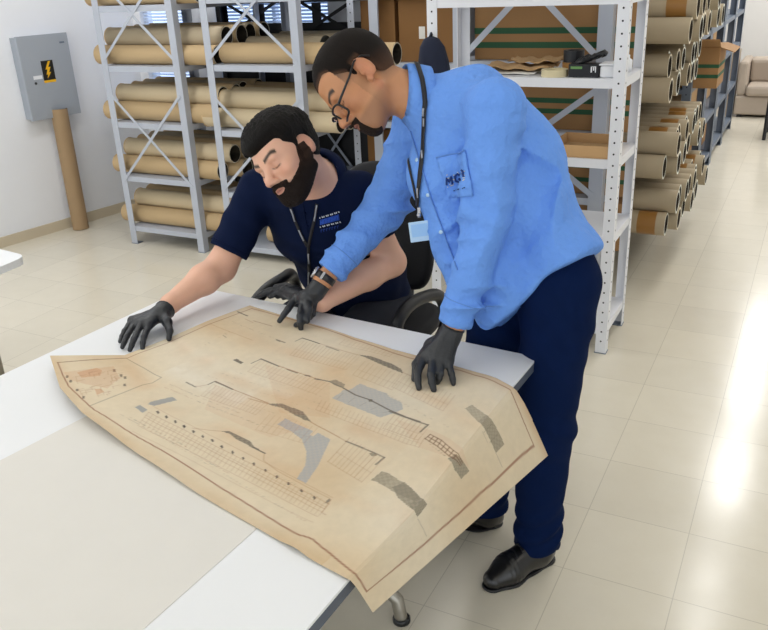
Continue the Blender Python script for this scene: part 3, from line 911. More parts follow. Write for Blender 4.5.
('b2',1.4,.7,[.7751,.57,.775,.5988]),
('b2',1.4,.7,[.785,.5675,.7844,.597]),
('b2',1.4,.7,[.7949,.5651,.7927,.5966]),
('b2',1.4,.7,[.8052,.5606,.805,.5906]),
('b2',1.4,.7,[.8164,.5561,.8167,.5859]),
('b2',1.4,.7,[.8275,.5508,.8278,.5803]),
('b2',1.4,.7,[.8375,.5458,.8384,.5703]),
('b2',1.4,.7,[.8747,.5426,.8748,.5626]),
('k',.9,.35,[.9425,.7273,.9675,.7243]),
('k',.8,.3,[.9033,.2871,.9582,.2814]),
('k',.8,.25,[.8767,.7243,.9148,.715]),
('b',1.2,.4,[.78,.56,.7825,.5596]),
('b',1.2,.23,[.7875,.5551,.7905,.5545]),
('k',1.2,.22,[.7949,.552,.7974,.5528]),
('k',1.2,.39,[.8023,.5493,.8048,.5523]),
('k',1.2,.24,[.8098,.5461,.8121,.5495]),
('k',1.2,.42,[.8168,.5437,.821,.544])]
MAP_POLYS=[('k',.75,[.1001,.0351,.101,.044,.1126,.0402,.1116,.0319]),
('k',.75,[.1213,.0409,.1223,.0498,.1334,.0463,.1325,.0375]),
('k',.75,[.1616,.046,.1626,.0542,.173,.0469,.1721,.0387]),
('k',.75,[.1939,.0443,.1951,.0519,.205,.0448,.2036,.0373]),
('k',.75,[.0826,.2149,.0839,.2235,.0975,.2172,.0968,.2081]),
('k',.75,[.1125,.2257,.113,.2347,.1269,.2279,.1251,.2199]),
('k',.75,[.125,.2342,.126,.2425,.1392,.2359,.1376,.2277]),
('k',.75,[.1617,.2108,.1627,.2188,.1748,.2089,.1732,.2017]),
('o',.4,[.0899,.0788,.0722,.1596,.0868,.1726,.1124,.1544,.1156,.085]),
('o',.45,[.1726,.103,.1716,.1254,.188,.1237,.198,.0912]),
('o',.22,[.0862,.03,.0672,.2246,.1358,.2145,.1746,.145,.1214,.0425]),
('g',.8,[.2667,.205,.259,.2239,.2536,.3031,.2715,.2991,.2781,.2137]),
('g',.8,[.27,.1576,.2644,.1812,.2889,.1791,.295,.1549]),
('p',.85,[.3004,.195,.2978,.2047,.3068,.1991,.3116,.188]),
('p',.85,[.3723,.2002,.3701,.2098,.3782,.2047,.3819,.1941]),
('p',.85,[.3969,.2025,.3956,.2107,.4032,.206,.4069,.1956]),
('p',.85,[.4205,.205,.4198,.2127,.4275,.2075,.4307,.1976]),
('p',.85,[.4426,.2099,.4419,.2177,.4499,.2126,.4525,.2025]),
('p',.85,[.4713,.2049,.4704,.2127,.4778,.2075,.4807,.1977]),
('p',.85,[.4994,.2048,.4986,.2125,.5058,.2075,.5083,.1978]),
('p',.85,[.5273,.2029,.5268,.2107,.5332,.206,.5352,.1972]),
('p',.85,[.5538,.2023,.5533,.2099,.56,.205,.5624,.1952]),
('p',.85,[.5819,.1994,.5818,.2065,.5881,.2011,.5899,.1924]),
('p',.85,[.6093,.195,.6092,.2022,.6151,.1973,.6173,.1877]),
('p',.85,[.6374,.1902,.6375,.1975,.643,.1926,.6446,.1836]),
('p',.85,[.6657,.1878,.6661,.1947,.6719,.189,.6728,.1806]),
('p',.85,[.6929,.1847,.6938,.1904,.6996,.1855,.7,.1775]),
('p',.85,[.3233,.1978,.3212,.2068,.3295,.2019,.3344,.1906]),
('p',.85,[.3476,.1999,.3461,.2082,.3548,.2027,.3583,.1927]),
('p',.85,[.3715,.2021,.37,.2101,.378,.2054,.3817,.1952]),
('g2',.8,[.7179,.1831,.7159,.2057,.7201,.2057,.7225,.185]),
('g2',.85,[.4288,.2662,.4367,.2821,.4719,.2838,.4934,.2828,.5119,.2695,.545,.265,.5466,.2593,.5154,.2604,.4975,.2628,.4696,.2641,.4471,.2721]),
('g2',.85,[.4269,.4664,.452,.4939,.5074,.4975,.5465,.4672,.5303,.4645,.5072,.4667,.4624,.4752,.4412,.4673]),
('bl',.8,[.4958,.3958,.4942,.435,.5685,.4324,.5707,.4092,.5789,.4111,.5786,.4339,.6124,.4251,.6613,.2197,.6407,.2227,.6254,.2803,.5982,.34,.5665,.3818,.5299,.3953]),
('g2',.8,[.2282,.6041,.2306,.6192,.2579,.6166,.2581,.6019]),
('g2',.85,[.4507,.8982,.4871,.9136,.5521,.9077,.5803,.8932,.5948,.8704,.5665,.8768,.52,.885,.4849,.893]),
('g2',.65,[.4749,.6925,.4852,.712,.5151,.7051,.5207,.6829,.4954,.6811]),
('bl',.72,[.5247,.613,.5276,.6521,.5258,.6727,.5374,.6842,.5402,.7371,.6143,.7299,.624,.7169,.6596,.7069,.6749,.6753,.6681,.6468,.6526,.6002,.5951,.607]),
('g2',.9,[.5926,.6699,.6002,.6771,.6075,.665,.6,.6584]),
('g2',.7,[.6963,.4287,.7051,.44,.7141,.4323,.7062,.4213]),
('g2',.8,[.2299,.6051,.2317,.6177,.2579,.6171,.2576,.6025]),
('g3',.8,[.7403,.3327,.745,.3815,.7726,.3773,.7696,.3306]),
('g3',.72,[.7696,.3306,.7726,.3773,.8075,.37,.8325,.3537,.8346,.3321,.8025,.3255]),
('g3',.85,[.7811,.3402,.7923,.3772,.8274,.3577,.8277,.3033,.8023,.315]),
('g3',.95,[.8284,.304,.8283,.3541,.893,.3458,.8968,.2896]),
('g3',.65,[.785,.7793,.7902,.8119,.8329,.8005,.83,.751]),
('g3',.85,[.83,.751,.8329,.8005,.9425,.7904,.9425,.7273]),
('g3',.9,[.8291,.5363,.835,.5707,.9261,.5697,.9252,.5202,.888,.5175]),
('o',.12,[.2815,.4476,.429,.4749,.5551,.4424,.5125,.3325,.3384,.3227]),
('o',.12,[.3043,.6507,.4846,.6805,.5674,.518,.4714,.4501]),
('o',.13,[.6787,.6178,.805,.6195,.925,.5758,.77,.5275])]
# ================================================================== room shell
def struct(name, mb, mats, **k):
    o = mb.build(name, mats, **k); o['kind'] = 'structure'; return o
WA = Vector((-5.116, 3.712, 0)); WD = Vector((-4.955 + 5.116, 4.736 - 3.712, 0)).normalized()   # foot line of the left wall
def wl(t, z=0.0, off=0.0):        # point on the left wall, t metres along it, off metres into the room
    n = Vector((WD.y, -WD.x, 0)); return WA + WD * t + n * off + Vector((0, 0, z))
YB = 5.17                          # back wall behind the map racks
YF = 11.4                          # far wall behind the sofa
XS = -1.95                         # side wall behind the long rack row
m = MB(); m.box((-7.5, -3.0, -.12), (4.2, YF + .1, 0)); struct('floor', m, m_floor)
m = MB(); m.box((-7.5, -3.0, CEIL), (4.2, YF + .1, CEIL + .1)); struct('ceiling', m, m_ceil)
tb = (YB - WA.y) / WD.y
m = MB(); a, b = wl(-6.6), wl(tb); nb = Vector((WD.y, -WD.x, 0)) * -.12
m.prism([a, b, b + nb, a + nb], (0, 0, CEIL)); struct('wall_left', m, m_wall)
WX = [(-4.80, -4.32, .95, 2.0), (-4.06, -3.08, 1.0, 2.0)]     # the two window openings in the back wall
m = MB(); xs = [b.x - .1] + [q for w in WX for q in w[:2]] + [XS]
for i in range(len(xs) - 1):
    if i % 2 == 0: m.box((xs[i], YB, 0), (xs[i+1], YB + .15, CEIL))
    else:
        w = WX[i // 2]; m.box((xs[i], YB, 0), (xs[i+1], YB + .15, w[2])); m.box((xs[i], YB, w[3]), (xs[i+1], YB + .15, CEIL))
struct('wall_back', m, m_wall)
m = MB(); m.box((XS - .12, YB + .15, 0), (XS, YF, CEIL)); struct('wall_side', m, m_wall)
m = MB(); m.box((XS, YF, 0), (4.2, YF + .1, CEIL)); struct('wall_far', m, mat('far_wall_paint', '#eceae6', .85, vary=.02))
m = MB(); m.box((4.2, -1.2, 0), (4.3, YF, CEIL)); struct('blocker_wall_right', m, m_wall)  # unseen wall added to cut the sky light from the right
m = MB(); q = Vector((WD.y, -WD.x, 0)) * .014
m.prism([wl(-6.6), wl(tb), wl(tb) + q, wl(-6.6) + q], (0, 0, .075)); struct('baseboard_left', m, m_base)
for i, (x0, x1, z0, z1) in enumerate(WX):
    m = MB()
    for (a0, a1, b0, b1) in ((x0, x1, z0, z0+.04), (x0, x1, z1-.04, z1), (x0, x0+.035, z0+.04, z1-.04), (x1-.035, x1, z0+.04, z1-.04), ((x0+x1)/2-.015, (x0+x1)/2+.015, z0+.04, z1-.04)):
        m.box((a0, YB + .05, b0), (a1, YB + .10, b1))
    w = struct('window_%d' % (i + 1), m, m_white_steel)
    m = MB(); m.box((x0, YB + .11, z0), (x1, YB + .13, z1)); m.build('pane', m_day, w)
    m = MB(); z = z0 + .05
    while z < z1 - .04:
        m.obox(((x0+x1)/2, YB + .03, z), ((x1-x0)/2 - .01, 0, 0), (0, .009, .007), (0, -.0006, .0008)); z += .024
    m.build('blind', m_blind, w)
# ceiling lamps
for i, (x, y) in enumerate(LAMP_SPOTS):
    if i == 0:
        t0 = thing('ceiling_lamp', 'white fluorescent ceiling lamp with bright diffuser', 'lamp', (x, y, CEIL), group='ceiling lamps above the frame')
        m = MB(); m.box((x-.17, y-.65, CEIL-.07), (x+.17, y+.65, CEIL-.001)); m.build('housing', m_white_steel, t0, bevel=.006)
        m = MB(); m.box((x-.14, y-.61, CEIL-.08), (x+.14, y+.61, CEIL-.0705)); m.build('diffuser', m_glow, t0)
    else:
        c = copy_tree(t0); c.location = (x, y, CEIL)

# ================================================================== storage racks
def post(p0, p1, w, dirx, diry, holes=True, mats=None):
    """an L-shaped upright at the corner (x, y); flanges run towards dirx and diry; front faces carry punched holes"""
    x, y, z0 = p0; z1 = p1; t = .003; m = MB()
    m.box((min(x, x + dirx*w), min(y, y + diry*t), z0), (max(x, x + dirx*w), max(y, y + diry*t), z1))
    m.box((min(x, x + dirx*t), min(y + diry*t, y + diry*w), z0), (max(x, x + dirx*t), max(y + diry*t, y + diry*w), z1))
    if holes:
        z = z0 + .06
        while z < z1 - .03:
            m.disc((x + dirx*w*.5, y - diry*.0007, z), (0, -diry, 0), .0045, 8, 1)
            m.disc((x - dirx*.0007, y + diry*w*.5, z), (-dirx, 0, 0), .0045, 8, 1); z += .05
    return m
def rack(label, x0, x1, y0, y1, H, levels, steel, w=.045, shelfcol=None, xbraces=(), lip=.036, group=None, foot=True, holes=True):
    t = thing('storage_rack', label, 'rack', ((x0+x1)/2, (y0+y1)/2, 0), group=group)
    for x, dx in ((x0, 1), (x1, -1)):
        for y, dy in ((y0, 1), (y1, -1)):
            post((x, y, .004), H, w, dx, dy, holes).build('post', [steel, m_hole], t)
            if foot:
                f = MB(); f.box((min(x, x+dx*w)-.003, min(y, y+dy*w)-.003, 0), (max(x, x+dx*w)+.003, max(y, y+dy*w)+.003, .0035)); f.build('foot', m_steel_dk, t)
    for z in levels:        # z = top of the shelf plate
        m = MB(); e = .004
        m.box((x0+e, y0+e, z-.002), (x1-e, y1-e, z))
        m.box((x0+e, y0+e, z-lip), (x1-e, y0+e+.002, z-.002)); m.box((x0+e, y1-e-.002, z-lip), (x1-e, y1-e, z-.002))
        m.box((x0+e, y0+e+.002, z-lip), (x0+e+.002, y1-e-.002, z-.002)); m.box((x1-e-.002, y0+e+.002, z-lip), (x1-e, y1-e-.002, z-.002))
        m.build('shelf', shelfcol or steel, t)
    for (face, za, zb) in xbraces:
        for s in (0, 1):
            m = MB(); k = .004 if s else .001
            if face in ('front', 'back'):
                y = (y0 - k) if face == 'front' else (y1 + k)
                m.bar((x0+w*.5, y, za if s else zb), (x1-w*.5, y, zb if s else za), .018, .0025)
            else:
                x = (x1 + k) if face == 'right' else (x0 - k)
                m.bar((x, y0+w*.5, za if s else zb), (x, y1-w*.5, zb if s else za), .018, .0025)
            m.build('brace', steel, t)
    return t
YA0, YA1 = 4.145, 5.06
A_Z = [.132, .496, .869, 1.236, 1.605]
B_Z = [.09, .45, .85, 1.25, 1.64]
rackA = rack('tall grey steel rack of cardboard map tubes nearest the white wall', -4.245, -3.585, YA0, YA1, 2.0, A_Z, m_steel, w=.052, holes=False, xbraces=(('front', .46, 1.06), ('front', 1.27, 1.83)))
rackB = rack('grey steel rack behind the seated man, with one bare shelf at his ear', -3.37, -2.68, YA0, YA1, 2.0, B_Z, m_steel, w=.052, holes=False, xbraces=(('front', .47, 1.06), ('front', 1.28, 1.83), ('back', .2, 1.0)))

# ---------------- cardboard tubes
def tube_mesh(L, r, col, capR, capL, tape, rimm=None):
    m = MB(); n = 22; ri = r - (.012 if r > .065 else .0055)
    m.lathe([(r, -L/2), (r, L/2)], axis=(1, 0, 0), n=n)                       # outer wall
    for s, cap in ((1, capR), (-1, capL)):
        if cap == 'open':
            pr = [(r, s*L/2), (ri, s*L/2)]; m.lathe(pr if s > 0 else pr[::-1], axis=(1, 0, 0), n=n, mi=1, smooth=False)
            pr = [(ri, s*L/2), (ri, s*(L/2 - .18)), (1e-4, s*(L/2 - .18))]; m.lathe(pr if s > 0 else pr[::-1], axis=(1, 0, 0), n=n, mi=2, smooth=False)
        else:
            k = 3 if cap == 'cap' else 4
            pr = [(r, s*L/2), (r + .0025, s*(L/2)), (r + .0025, s*(L/2 + .006)), (r*.96, s*(L/2 + .009)), (1e-4, s*(L/2 + .009))]
            m.lathe(pr if s > 0 else pr[::-1], axis=(1, 0, 0), n=n, mi=k, smooth=False)
    return m
TUBE_PROTO = {}
TUBES = []
def tube(x0, x1, y, z, r, label, group, col='tan', capR='open', capL='cap', tape=False, rim=0, tilt=0.0):
    """a map tube lying along X from x0 to x1, axis at y, z"""
    key = (round(x1 - x0, 2), r, col, capR, capL, tape, rim)
    if key not in TUBE_PROTO:
        L = key[0]
        t = tube_mesh(L, r, col, capR, capL, tape).build('map_tube', [{'tan': m_tube, 'pale': m_tube_b, 'grey': m_tube_g}[col], (m_rim, m_rim_b)[rim], m_inside, m_cap, m_black_cap])
        if tape:
            k = MB(); k.lathe([(r + .0006, L/2 - .15), (r + .0006, L/2 - .05)], axis=(1, 0, 0), n=22); k.build('tape_band', m_tape, t)
        TUBE_PROTO[key] = t
    else: t = copy_tree(TUBE_PROTO[key])
    t.location = ((x0 + x1) / 2, y, z); t.rotation_euler = (random.uniform(-3, 3), 0, tilt)
    tag(t, label, 'map tube', group); TUBES.append(t)
    return t
ORD = ['front', 'second', 'third', 'fourth', 'fifth', 'sixth', 'seventh', 'eighth', 'ninth', 'tenth', 'eleventh']
LV = {0: 'bottom', 1: 'second', 2: 'third', 3: 'fourth', 4: 'top'}
r = .0615
for li, z in enumerate(A_Z):
    g = 'map tubes on the %s shelf of the rack by the wall' % LV[li]
    for k in range(5):
        y = YA0 + .118 + k * (2*r + .003)
        col = ('tan', 'pale', 'tan', 'tan', 'grey', 'tan')[(k + li) % 6] if k else ('tan', 'tan', 'tan', 'tan', 'tan')[li]
        xl = -4.355 + (.0 if k == 0 else random.uniform(-.0, .06)); xr = (-3.42, -3.44, -3.42, -3.36, -3.46)[li] if k == 0 else random.uniform(-3.45, -3.30)
        L = round(xr - xl, 2)
        tube(xl, xl + L, y, z + r, r, 'map tube, %s shelf of the wall-side rack, lower layer, %s from front' % (LV[li], ORD[k] if k else 'first'), g,
             col, 'open', 'cap')
    for k in range(4):
        y = YA0 + .118 + r + .0015 + k * (2*r + .003)
        zz = z + r + math.sqrt((2*r)**2 - (r + .0015)**2) + .001
        if li == 4: break
        col = ('grey' if li == 3 else 'pale', 'tan', 'grey', 'tan', 'pale')[k]
        xl = -4.30 + random.uniform(0, .04); xr = (-3.40, -3.38, -3.42, -3.33)[li] + random.uniform(-.02, .03)
        tube(xl, xl + round(xr - xl, 2), y, zz, r, 'map tube, %s shelf of the wall-side rack, upper layer, %s from front' % (LV[li], ORD[k] if k else 'first'), g, col, 'open', 'cap')
for li, z, sp in ((3, 1.25, [(-3.30, -2.11)]), (2, .85, [(-3.50, -2.50)])):
    g = 'map tubes on the %s shelf of the rack behind the seated man' % LV[li]
    for k in range(5):
        x0, x1 = sp[0]
        if k: x0 += random.uniform(0, .1); x1 = x1 - .35 * (li == 3) - random.uniform(.0, .1)
        if li == 3 and k in (1, 2, 3): continue
        tube(x0, x0 + round(x1 - x0, 2), YA0 + .118 + k * (2*r + .003), z + r, r, 'map tube, %s shelf of the rack behind the seated man, lower layer, %s from front' % (LV[li], ORD[k] if k else 'first'), g, ('tan', 'pale', 'tan', 'grey', 'tan')[k] if li == 3 else 'pale', 'open', 'cap')
    for k in range(4):
        if li == 3: break
        x0, x1 = -3.42 + random.uniform(0, .04), -2.53 + random.uniform(-.03, .0)
        tube(x0, x0 + round(x1 - x0, 2), YA0 + .118 + r + .0015 + k * (2*r + .003), z + r + math.sqrt((2*r)**2 - (r+.0015)**2) + .001, r,
             'map tube, %s shelf of the rack behind the seated man, upper layer, %s from front' % (LV[li], ORD[k] if k else 'first'), g, 'pale' if k < 2 else 'tan', 'open', 'cap')
# black capped tubes standing behind on rack B top level and between the racks
for k, (x0, x1) in enumerate(((-3.28, -2.72), (-3.25, -2.75), (-3.30, -2.73))):
    tube(x0, x1, YA0 + .36 + .2*k, 1.25 + .0705 + .0, .070, 'short black-ended map tube, fourth shelf behind the seated man, %s from the back' % ('first', 'second', 'third')[2-k], 'black ended tubes', 'grey', 'black', 'black')
# a single short tube and a scrap of paper on the bare shelf of rack B
m = MB(); P = []
for i in range(7):
    P.append([(-3.16 + .028*j, 4.22 + .02*i, .4515 + .012*abs(math.sin(i*1.3 + j*.9)) + .003) for j in range(6)])
m.grid(P); o = m.build('paper_scrap', m_paper, solid=.001); tag(o, 'small crumpled white paper scrap on the bare grey shelf', 'paper')
tube(-3.12, -2.75, YA0 + .16, .09 + r, r, 'lone short cardboard tube lying below the bare shelf', 'short tubes', 'tan', 'open', 'open')

# ---------------- boxes
def carton(label, x0, x1, y0, y1, z0, z1, stripes=(), col=None, flaps=False, group=None, name='cardboard_box', openbox=False):
    t = thing(name, label, 'box', ((x0+x1)/2, (y0+y1)/2, z0), group=group)
    m = MB(); e = .006
    if openbox:
        m.box((x0, y0, z0), (x1, y1, z0+.004)); m.box((x0, y0, z0+.004), (x1, y0+e, z1)); m.box((x0, y1-e, z0+.004), (x1, y1, z1))
        m.box((x0, y0+e, z0+.004), (x0+e, y1-e, z1)); m.box((x1-e, y0+e, z0+.004), (x1, y1-e, z1))
    else: m.box((x0, y0, z0), (x1, y1, z1))
    m.build('carton', col or m_card, t, bevel=.003)
    H = z1 - z0
    for f in stripes:
        s = MB(); za, zb = z0 + H*f - H*.045, z0 + H*f + H*.045; k = .0008
        s.box((x0-k, y0-k, za), (x1+k, y0-.0001, zb)); s.box((x0-k, y1+.0001, za), (x1+k, y1+k, zb)); s.box((x0-k, y0-.0001, za), (x0-.0001, y1+.0001, zb)); s.box((x1+.0001, y0-.0001, za), (x1+k, y1+.0001, zb))
        s.build('printed_stripe', m_green, t)
    if flaps:
        s = MB(); s.obox((x0 + (x1-x0)*.5, y0 - .05, z1 + .03), ((x1-x0)*.5, 0, 0), (0, .06, -.03), (0, .0012, .0024)); s.build('flap', col or m_card, t)
        s = MB(); s.obox((x1 + .045, (y0+y1)/2, z1 - .015), (.045, 0, -.016), (0, (y1-y0)*.5, 0), (.0008, 0, .0022)); s.build('flap', col or m_card, t)
    return t
# rack F, dim, behind the standing man's head
rackF = rack('grey steel rack of large brown cartons behind the standing man', -2.62, -1.78, 4.62, 5.10, 2.0, [.10, .50, .86, 1.22, 1.62], m_steel, shelfcol=m_steel)
m = MB(); m.box((-2.46, 4.60, .004), (-2.40, 4.615, 2.0)); m.build('post', m_steel, rackF)
carton('large plain brown carton behind the standing man, left of the pair', -2.565, -2.33, 4.69, 5.04, 1.221, 1.58, (), m_card_shade)
c = carton('large plain brown carton with a white tag, beside the near shelf post', -2.30, -1.84, 4.68, 5.04, 1.221, 1.59, (), m_card_shade)
m = MB(); m.box((-2.165, 4.6785, 1.355), (-2.125, 4.6795, 1.425)); m.build('tag', m_paper, c)
carton('dim brown carton on the middle shelf below the standing man face', -2.56, -1.85, 4.69, 5.03, .501, .80, (), m_card_shade)
carton('dim brown carton under the standing man arm, third shelf', -2.5, -1.86, 4.69, 5.03, .861, 1.15, (), m_card_shade)
# added black rack and panels, painted black for silhouettes and shade before the windows
rackE = rack('added rack in front of the blinds, black for shade', -3.98, -2.72, 5.075, 5.165, 2.0, [], m_black_shade, w=.04, foot=True)
for (a, b) in ((-3.98, -3.35), (-3.35, -2.72)):
    for s in (0, 1):
        m = MB(); m.bar((a, 5.073 - .003*s, 1.30 if s else 1.62), (b, 5.073 - .003*s, 1.62 if s else 1.30), .022, .0025); m.build('brace', m_black_shade, rackE)
for i, (a, b, z0, z1) in enumerate(((-3.975, -3.35, .0, 1.43), (-3.345, -2.72, 0, 1.43), (-3.975, -3.35, 1.56, 1.98), (-3.345, -2.72, 1.56, 1.98))):
    m = MB(); m.box((a, 5.10, z0 + .002), (b, 5.112, z1)); m.build('shade_panel', m_black_shade, rackE)  # added sheets, black in place of the deep shade here
for x in (-3.60, -3.38, -3.13):
    m = MB(); m.box((x - .035, 5.09, 1.43), (x + .035, 5.099, 1.56)); m.build('upright', m_black_shade, rackE)

# ---------------- rack C, the open white rack behind the standing man
C_Z = [.138, .585, .937, 1.282, 1.618]
CX0, CX1, CY0, CY1 = -1.62, -.715, 3.59, 4.0
rackC = rack('white open steel rack with odds and ends, right behind the standing man', CX0, CX1, CY0, CY1, 2.0, C_Z, m_white_steel, w=.05, lip=.04)
# rack D1: long row of map tubes, first frame seen through rack C
rackD0 = rack('narrow grey rack of striped cartons seen through the white rack', -1.73, -.905, 4.16, 4.47, 2.0, [.30, .60, .935, 1.285, 1.66], m_steel, w=.07, holes=False)
for z0, z1 in ((1.30, 2.0), (.62, 1.16)):
    for s_ in (0, 1):
        m = MB(); m.bar((-1.68, 4.157 - .003*s_, z1 if s_ else z0), (-.955, 4.157 - .003*s_, z0 if s_ else z1), .03, .0025); m.build('brace', m_steel, rackD0)
carton('long brown carton with two green stripes on the upper shelf behind the white rack', -1.64, -.79, 4.245, 4.40, 1.286, 1.62, (.22, .43))
carton('long brown carton with two green stripes behind the open tray', -1.64, -.79, 4.245, 4.40, .936, 1.22, (.33, .52))
carton('brown carton with two green stripes below the tray shelf', -1.64, -.79, 4.245, 4.40, .601, .86, (.30, .58))
carton('brown carton with two green stripes lowest behind the white rack', -1.64, -.79, 4.245, 4.40, .301, .56, (.35, .66))
rackD = rack('grey steel rack of map tubes whose open ends stick into the aisle', -1.70, -.90, 4.49, 6.02, 2.0, [.30, .62, 1.03, 1.33, 1.75], m_steel, w=.05, holes=False, shelfcol=m_steel_dk)  # darker shelf colour stands in for shade between the tube levels
m = MB(); m.box((-1.715, 4.50, .05), (-1.705, 6.01, 1.98)); m.build('shade_panel', m_black_shade, rackD)  # added black sheet that darkens the gaps behind the tubes
D_L = [(.30, .60, 'lowest'), (.62, .64, 'second lowest'), (1.03, .66, 'third'), (1.33, .60, 'uppermost')]
rd = .066
for li, (z, xr, nm) in enumerate(D_L):
    n = 10
    for layer in (0, 1):
        for k in range(n - layer):
            y = 4.545 + rd + k * (2*rd + .004) + layer * (rd + .002)
            x1 = -xr - .04 * (li == 2) + random.uniform(-.035, .03); L = random.choice((1.0, 1.04))
            zz = z + rd + layer * (math.sqrt((2*rd)**2 - (rd + .002)**2) + .001)
            tube(x1 - L, x1, y, zz, rd, 'map tube in the long row, %s level, %s layer, %s from the white rack' % (nm, ('lower', 'upper')[layer], ORD[k] if k else 'first'),
                 'map tubes sticking out of the %s level of the long rack row' % nm, 'grey', 'open', 'open', tape=(random.random() < .22), rim=random.choice((0, 1, 1)))
# rack D2: dark racks further along the aisle
for i in range(4):
    y0 = 6.06 + i * .9
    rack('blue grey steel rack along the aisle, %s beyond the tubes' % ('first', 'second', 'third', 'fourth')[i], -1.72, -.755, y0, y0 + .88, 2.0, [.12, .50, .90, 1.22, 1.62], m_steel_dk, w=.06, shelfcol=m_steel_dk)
c = carton('brown carton with green stripes and raised flaps sticking out into the aisle', -1.2, -.60, 6.12, 6.50, .901, 1.17, (.3, .55), m_card, flaps=True)
carton('brown carton with green stripes on the upper shelf of the blue grey racks', -1.3, -.80, 7.05, 7.5, .901, 1.18, (.3, .6), m_card)
k = 0
for (y0, z, h) in ((6.2, .501, .26), (7.1, .121, .3), (7.1, .501, .3), (8.0, .121, .28), (8.0, .501, .3), (8.9, .501, .26), (8.0, .901, .27), (6.2, 1.221, .3), (7.1, 1.221, .3), (6.15, .121, .3)):
    carton('plain brown carton inside the blue grey racks, %s along the aisle, %s shelf' % ({6.15: 'first bay', 6.2: 'first bay', 7.1: 'second bay', 8.0: 'third bay', 8.9: 'last bay'}[y0], {.121: 'bottom', .501: 'second', .901: 'third', 1.221: 'fourth'}[z]), -1.45, -.86 - .03*(k % 3), y0 + .05, y0 + .55 + .08*(k % 3), z, z + h, (), m_card if k % 2 else m_card_lt, group='cartons in the blue grey racks'); k += 1

# ---------------- things on rack C
zt = 1.2822
def roll(name, label, x, y, z, r, h, ri, mt, cat):
    m = MB(); m.lathe([(ri, 0), (r, 0), (r, h), (ri, h), (ri, 0)], c=(x, y, z), n=28, smooth=False); o = m.build(name, mt); tag(o, label, cat); return o
roll('masking_tape', 'cream roll of masking tape lying on the white rack shelf', -1.035, 3.655, zt, .058, .030, .038, m_tapecream, 'tape')
roll('packing_tape', 'brown roll of packing tape under a black roll', -.985, 3.78, zt, .050, .048, .036, m_tape, 'tape')
roll('black_tape', 'black roll of tape stacked on the brown tape roll', -.985, 3.78, zt + .0485, .046, .050, .030, m_black, 'tape')
t = thing('black_box', 'small black printed box on the white rack shelf', 'box', (-.905, 3.665, zt))
m = MB(); m.box((-.965, 3.62, zt), (-.835, 3.70, zt + .055)); m.build('carton', m_black, t, bevel=.002)
m = MB(); m.box((-.955, 3.6188, zt + .036), (-.905, 3.6195, zt + .046)); m.build('green_lettering', mat('green_letter', '#6f9d5a', .5), t)
m = MB(); m.box((-.868, 3.6188, zt + .022), (-.862, 3.6195, zt + .048)); m.box((-.858, 3.6188, zt + .030), (-.852, 3.6195, zt + .048)); m.box((-.868, 3.6188, zt + .044), (-.845, 3.6195, zt + .048)); m.box((-.849, 3.6188, zt + .022), (-.845, 3.6195, zt + .044)); m.build('white_print', m_white_pl, t)
m = MB()
for i in range(5):
    a = [(-.92 + .018*i + .02*math.cos(q*.7 + i), 3.66 + .012*i + .03*math.sin(q*.7 + i*1.7), zt + .065 + .010*math.sin(q*.9 + i) + .006*i) for q in range(12)]
    m.tube(a, .0085, 8)
o = m.build('black_strap_bundle', m_black); tag(o, 'tangled black strap bundle heaped on the black box', 'strap')
t = thing('white_container', 'white plastic container at the right end of the white rack shelf', 'container', (-.79, 3.67, zt))
m = MB(); m.box((-.83, 3.625, zt), (-.742, 3.72, zt + .05)); m.build('body', m_white_pl, t, bevel=.008)
m = MB(); m.box((-.834, 3.621, zt + .0502), (-.738, 3.724, zt + .058)); m.build('lid', m_white_pl, t, bevel=.003)
t = thing('white_bottle', 'white cylinder behind the right post of the white rack', 'bottle', (-.765, 3.85, zt))
m = MB(); m.lathe([(.0001, 0), (.026, 0), (.026, .05), (.014, .058), (.014, .072), (.0001, .072)], c=(-.765, 3.85, zt), n=20); m.build('body', m_white_pl, t)
# crumpled kraft papers
for i, (x0, y0, w, d, z, mt, lb) in enumerate(((-1.47, 3.66, .34, .24, .004, m_paper, 'white paper sheet lying under brown wrapping paper on the white rack'), (-1.42, 3.70, .34, .22, .014, m_kraft, 'crumpled brown wrapping paper on the white rack shelf'), (-1.30, 3.78, .24, .18, .035, m_kraft, 'folded brown paper heaped at the back of the white rack shelf'))):
    m = MB(); P = []
    for a in range(12):
        P.append([(x0 + w*b/11, y0 + d*a/11, zt + z + .012*(1 + math.sin(a*.8 + b*1.1 + i*2) * math.cos(b*.6 - a*.5 + i)) * (.3 if i == 0 else 1)) for b in range(12)])
    m.grid(P); o = m.build('wrapping_paper' if i else 'paper_sheet', mt, solid=.0012); tag(o, lb, 'paper')
carton('open shallow brown cardboard tray on the white rack', -1.035, -.765, 3.605, 3.90, .9375, .992, (), m_card_lt, openbox=True, name='cardboard_tray')
m = MB(); m.box((-1.01, 3.64, .9425), (-.79, 3.87, .952)); o = m.build('paper_stack', mat('old_paper_print', '#b08e62', .8, vary=.25, scale=40)); tag(o, 'low stack of old printed sheets in the cardboard tray', 'paper')
m = MB(); m.obox((-1.20, 3.68, .944), (.11, .02, 0), (-.02, .08, 0), (0, 0, .005)); o = m.build('grey_folder', m_steel); tag(o, 'flat grey metal plate beside the cardboard tray', 'plate')

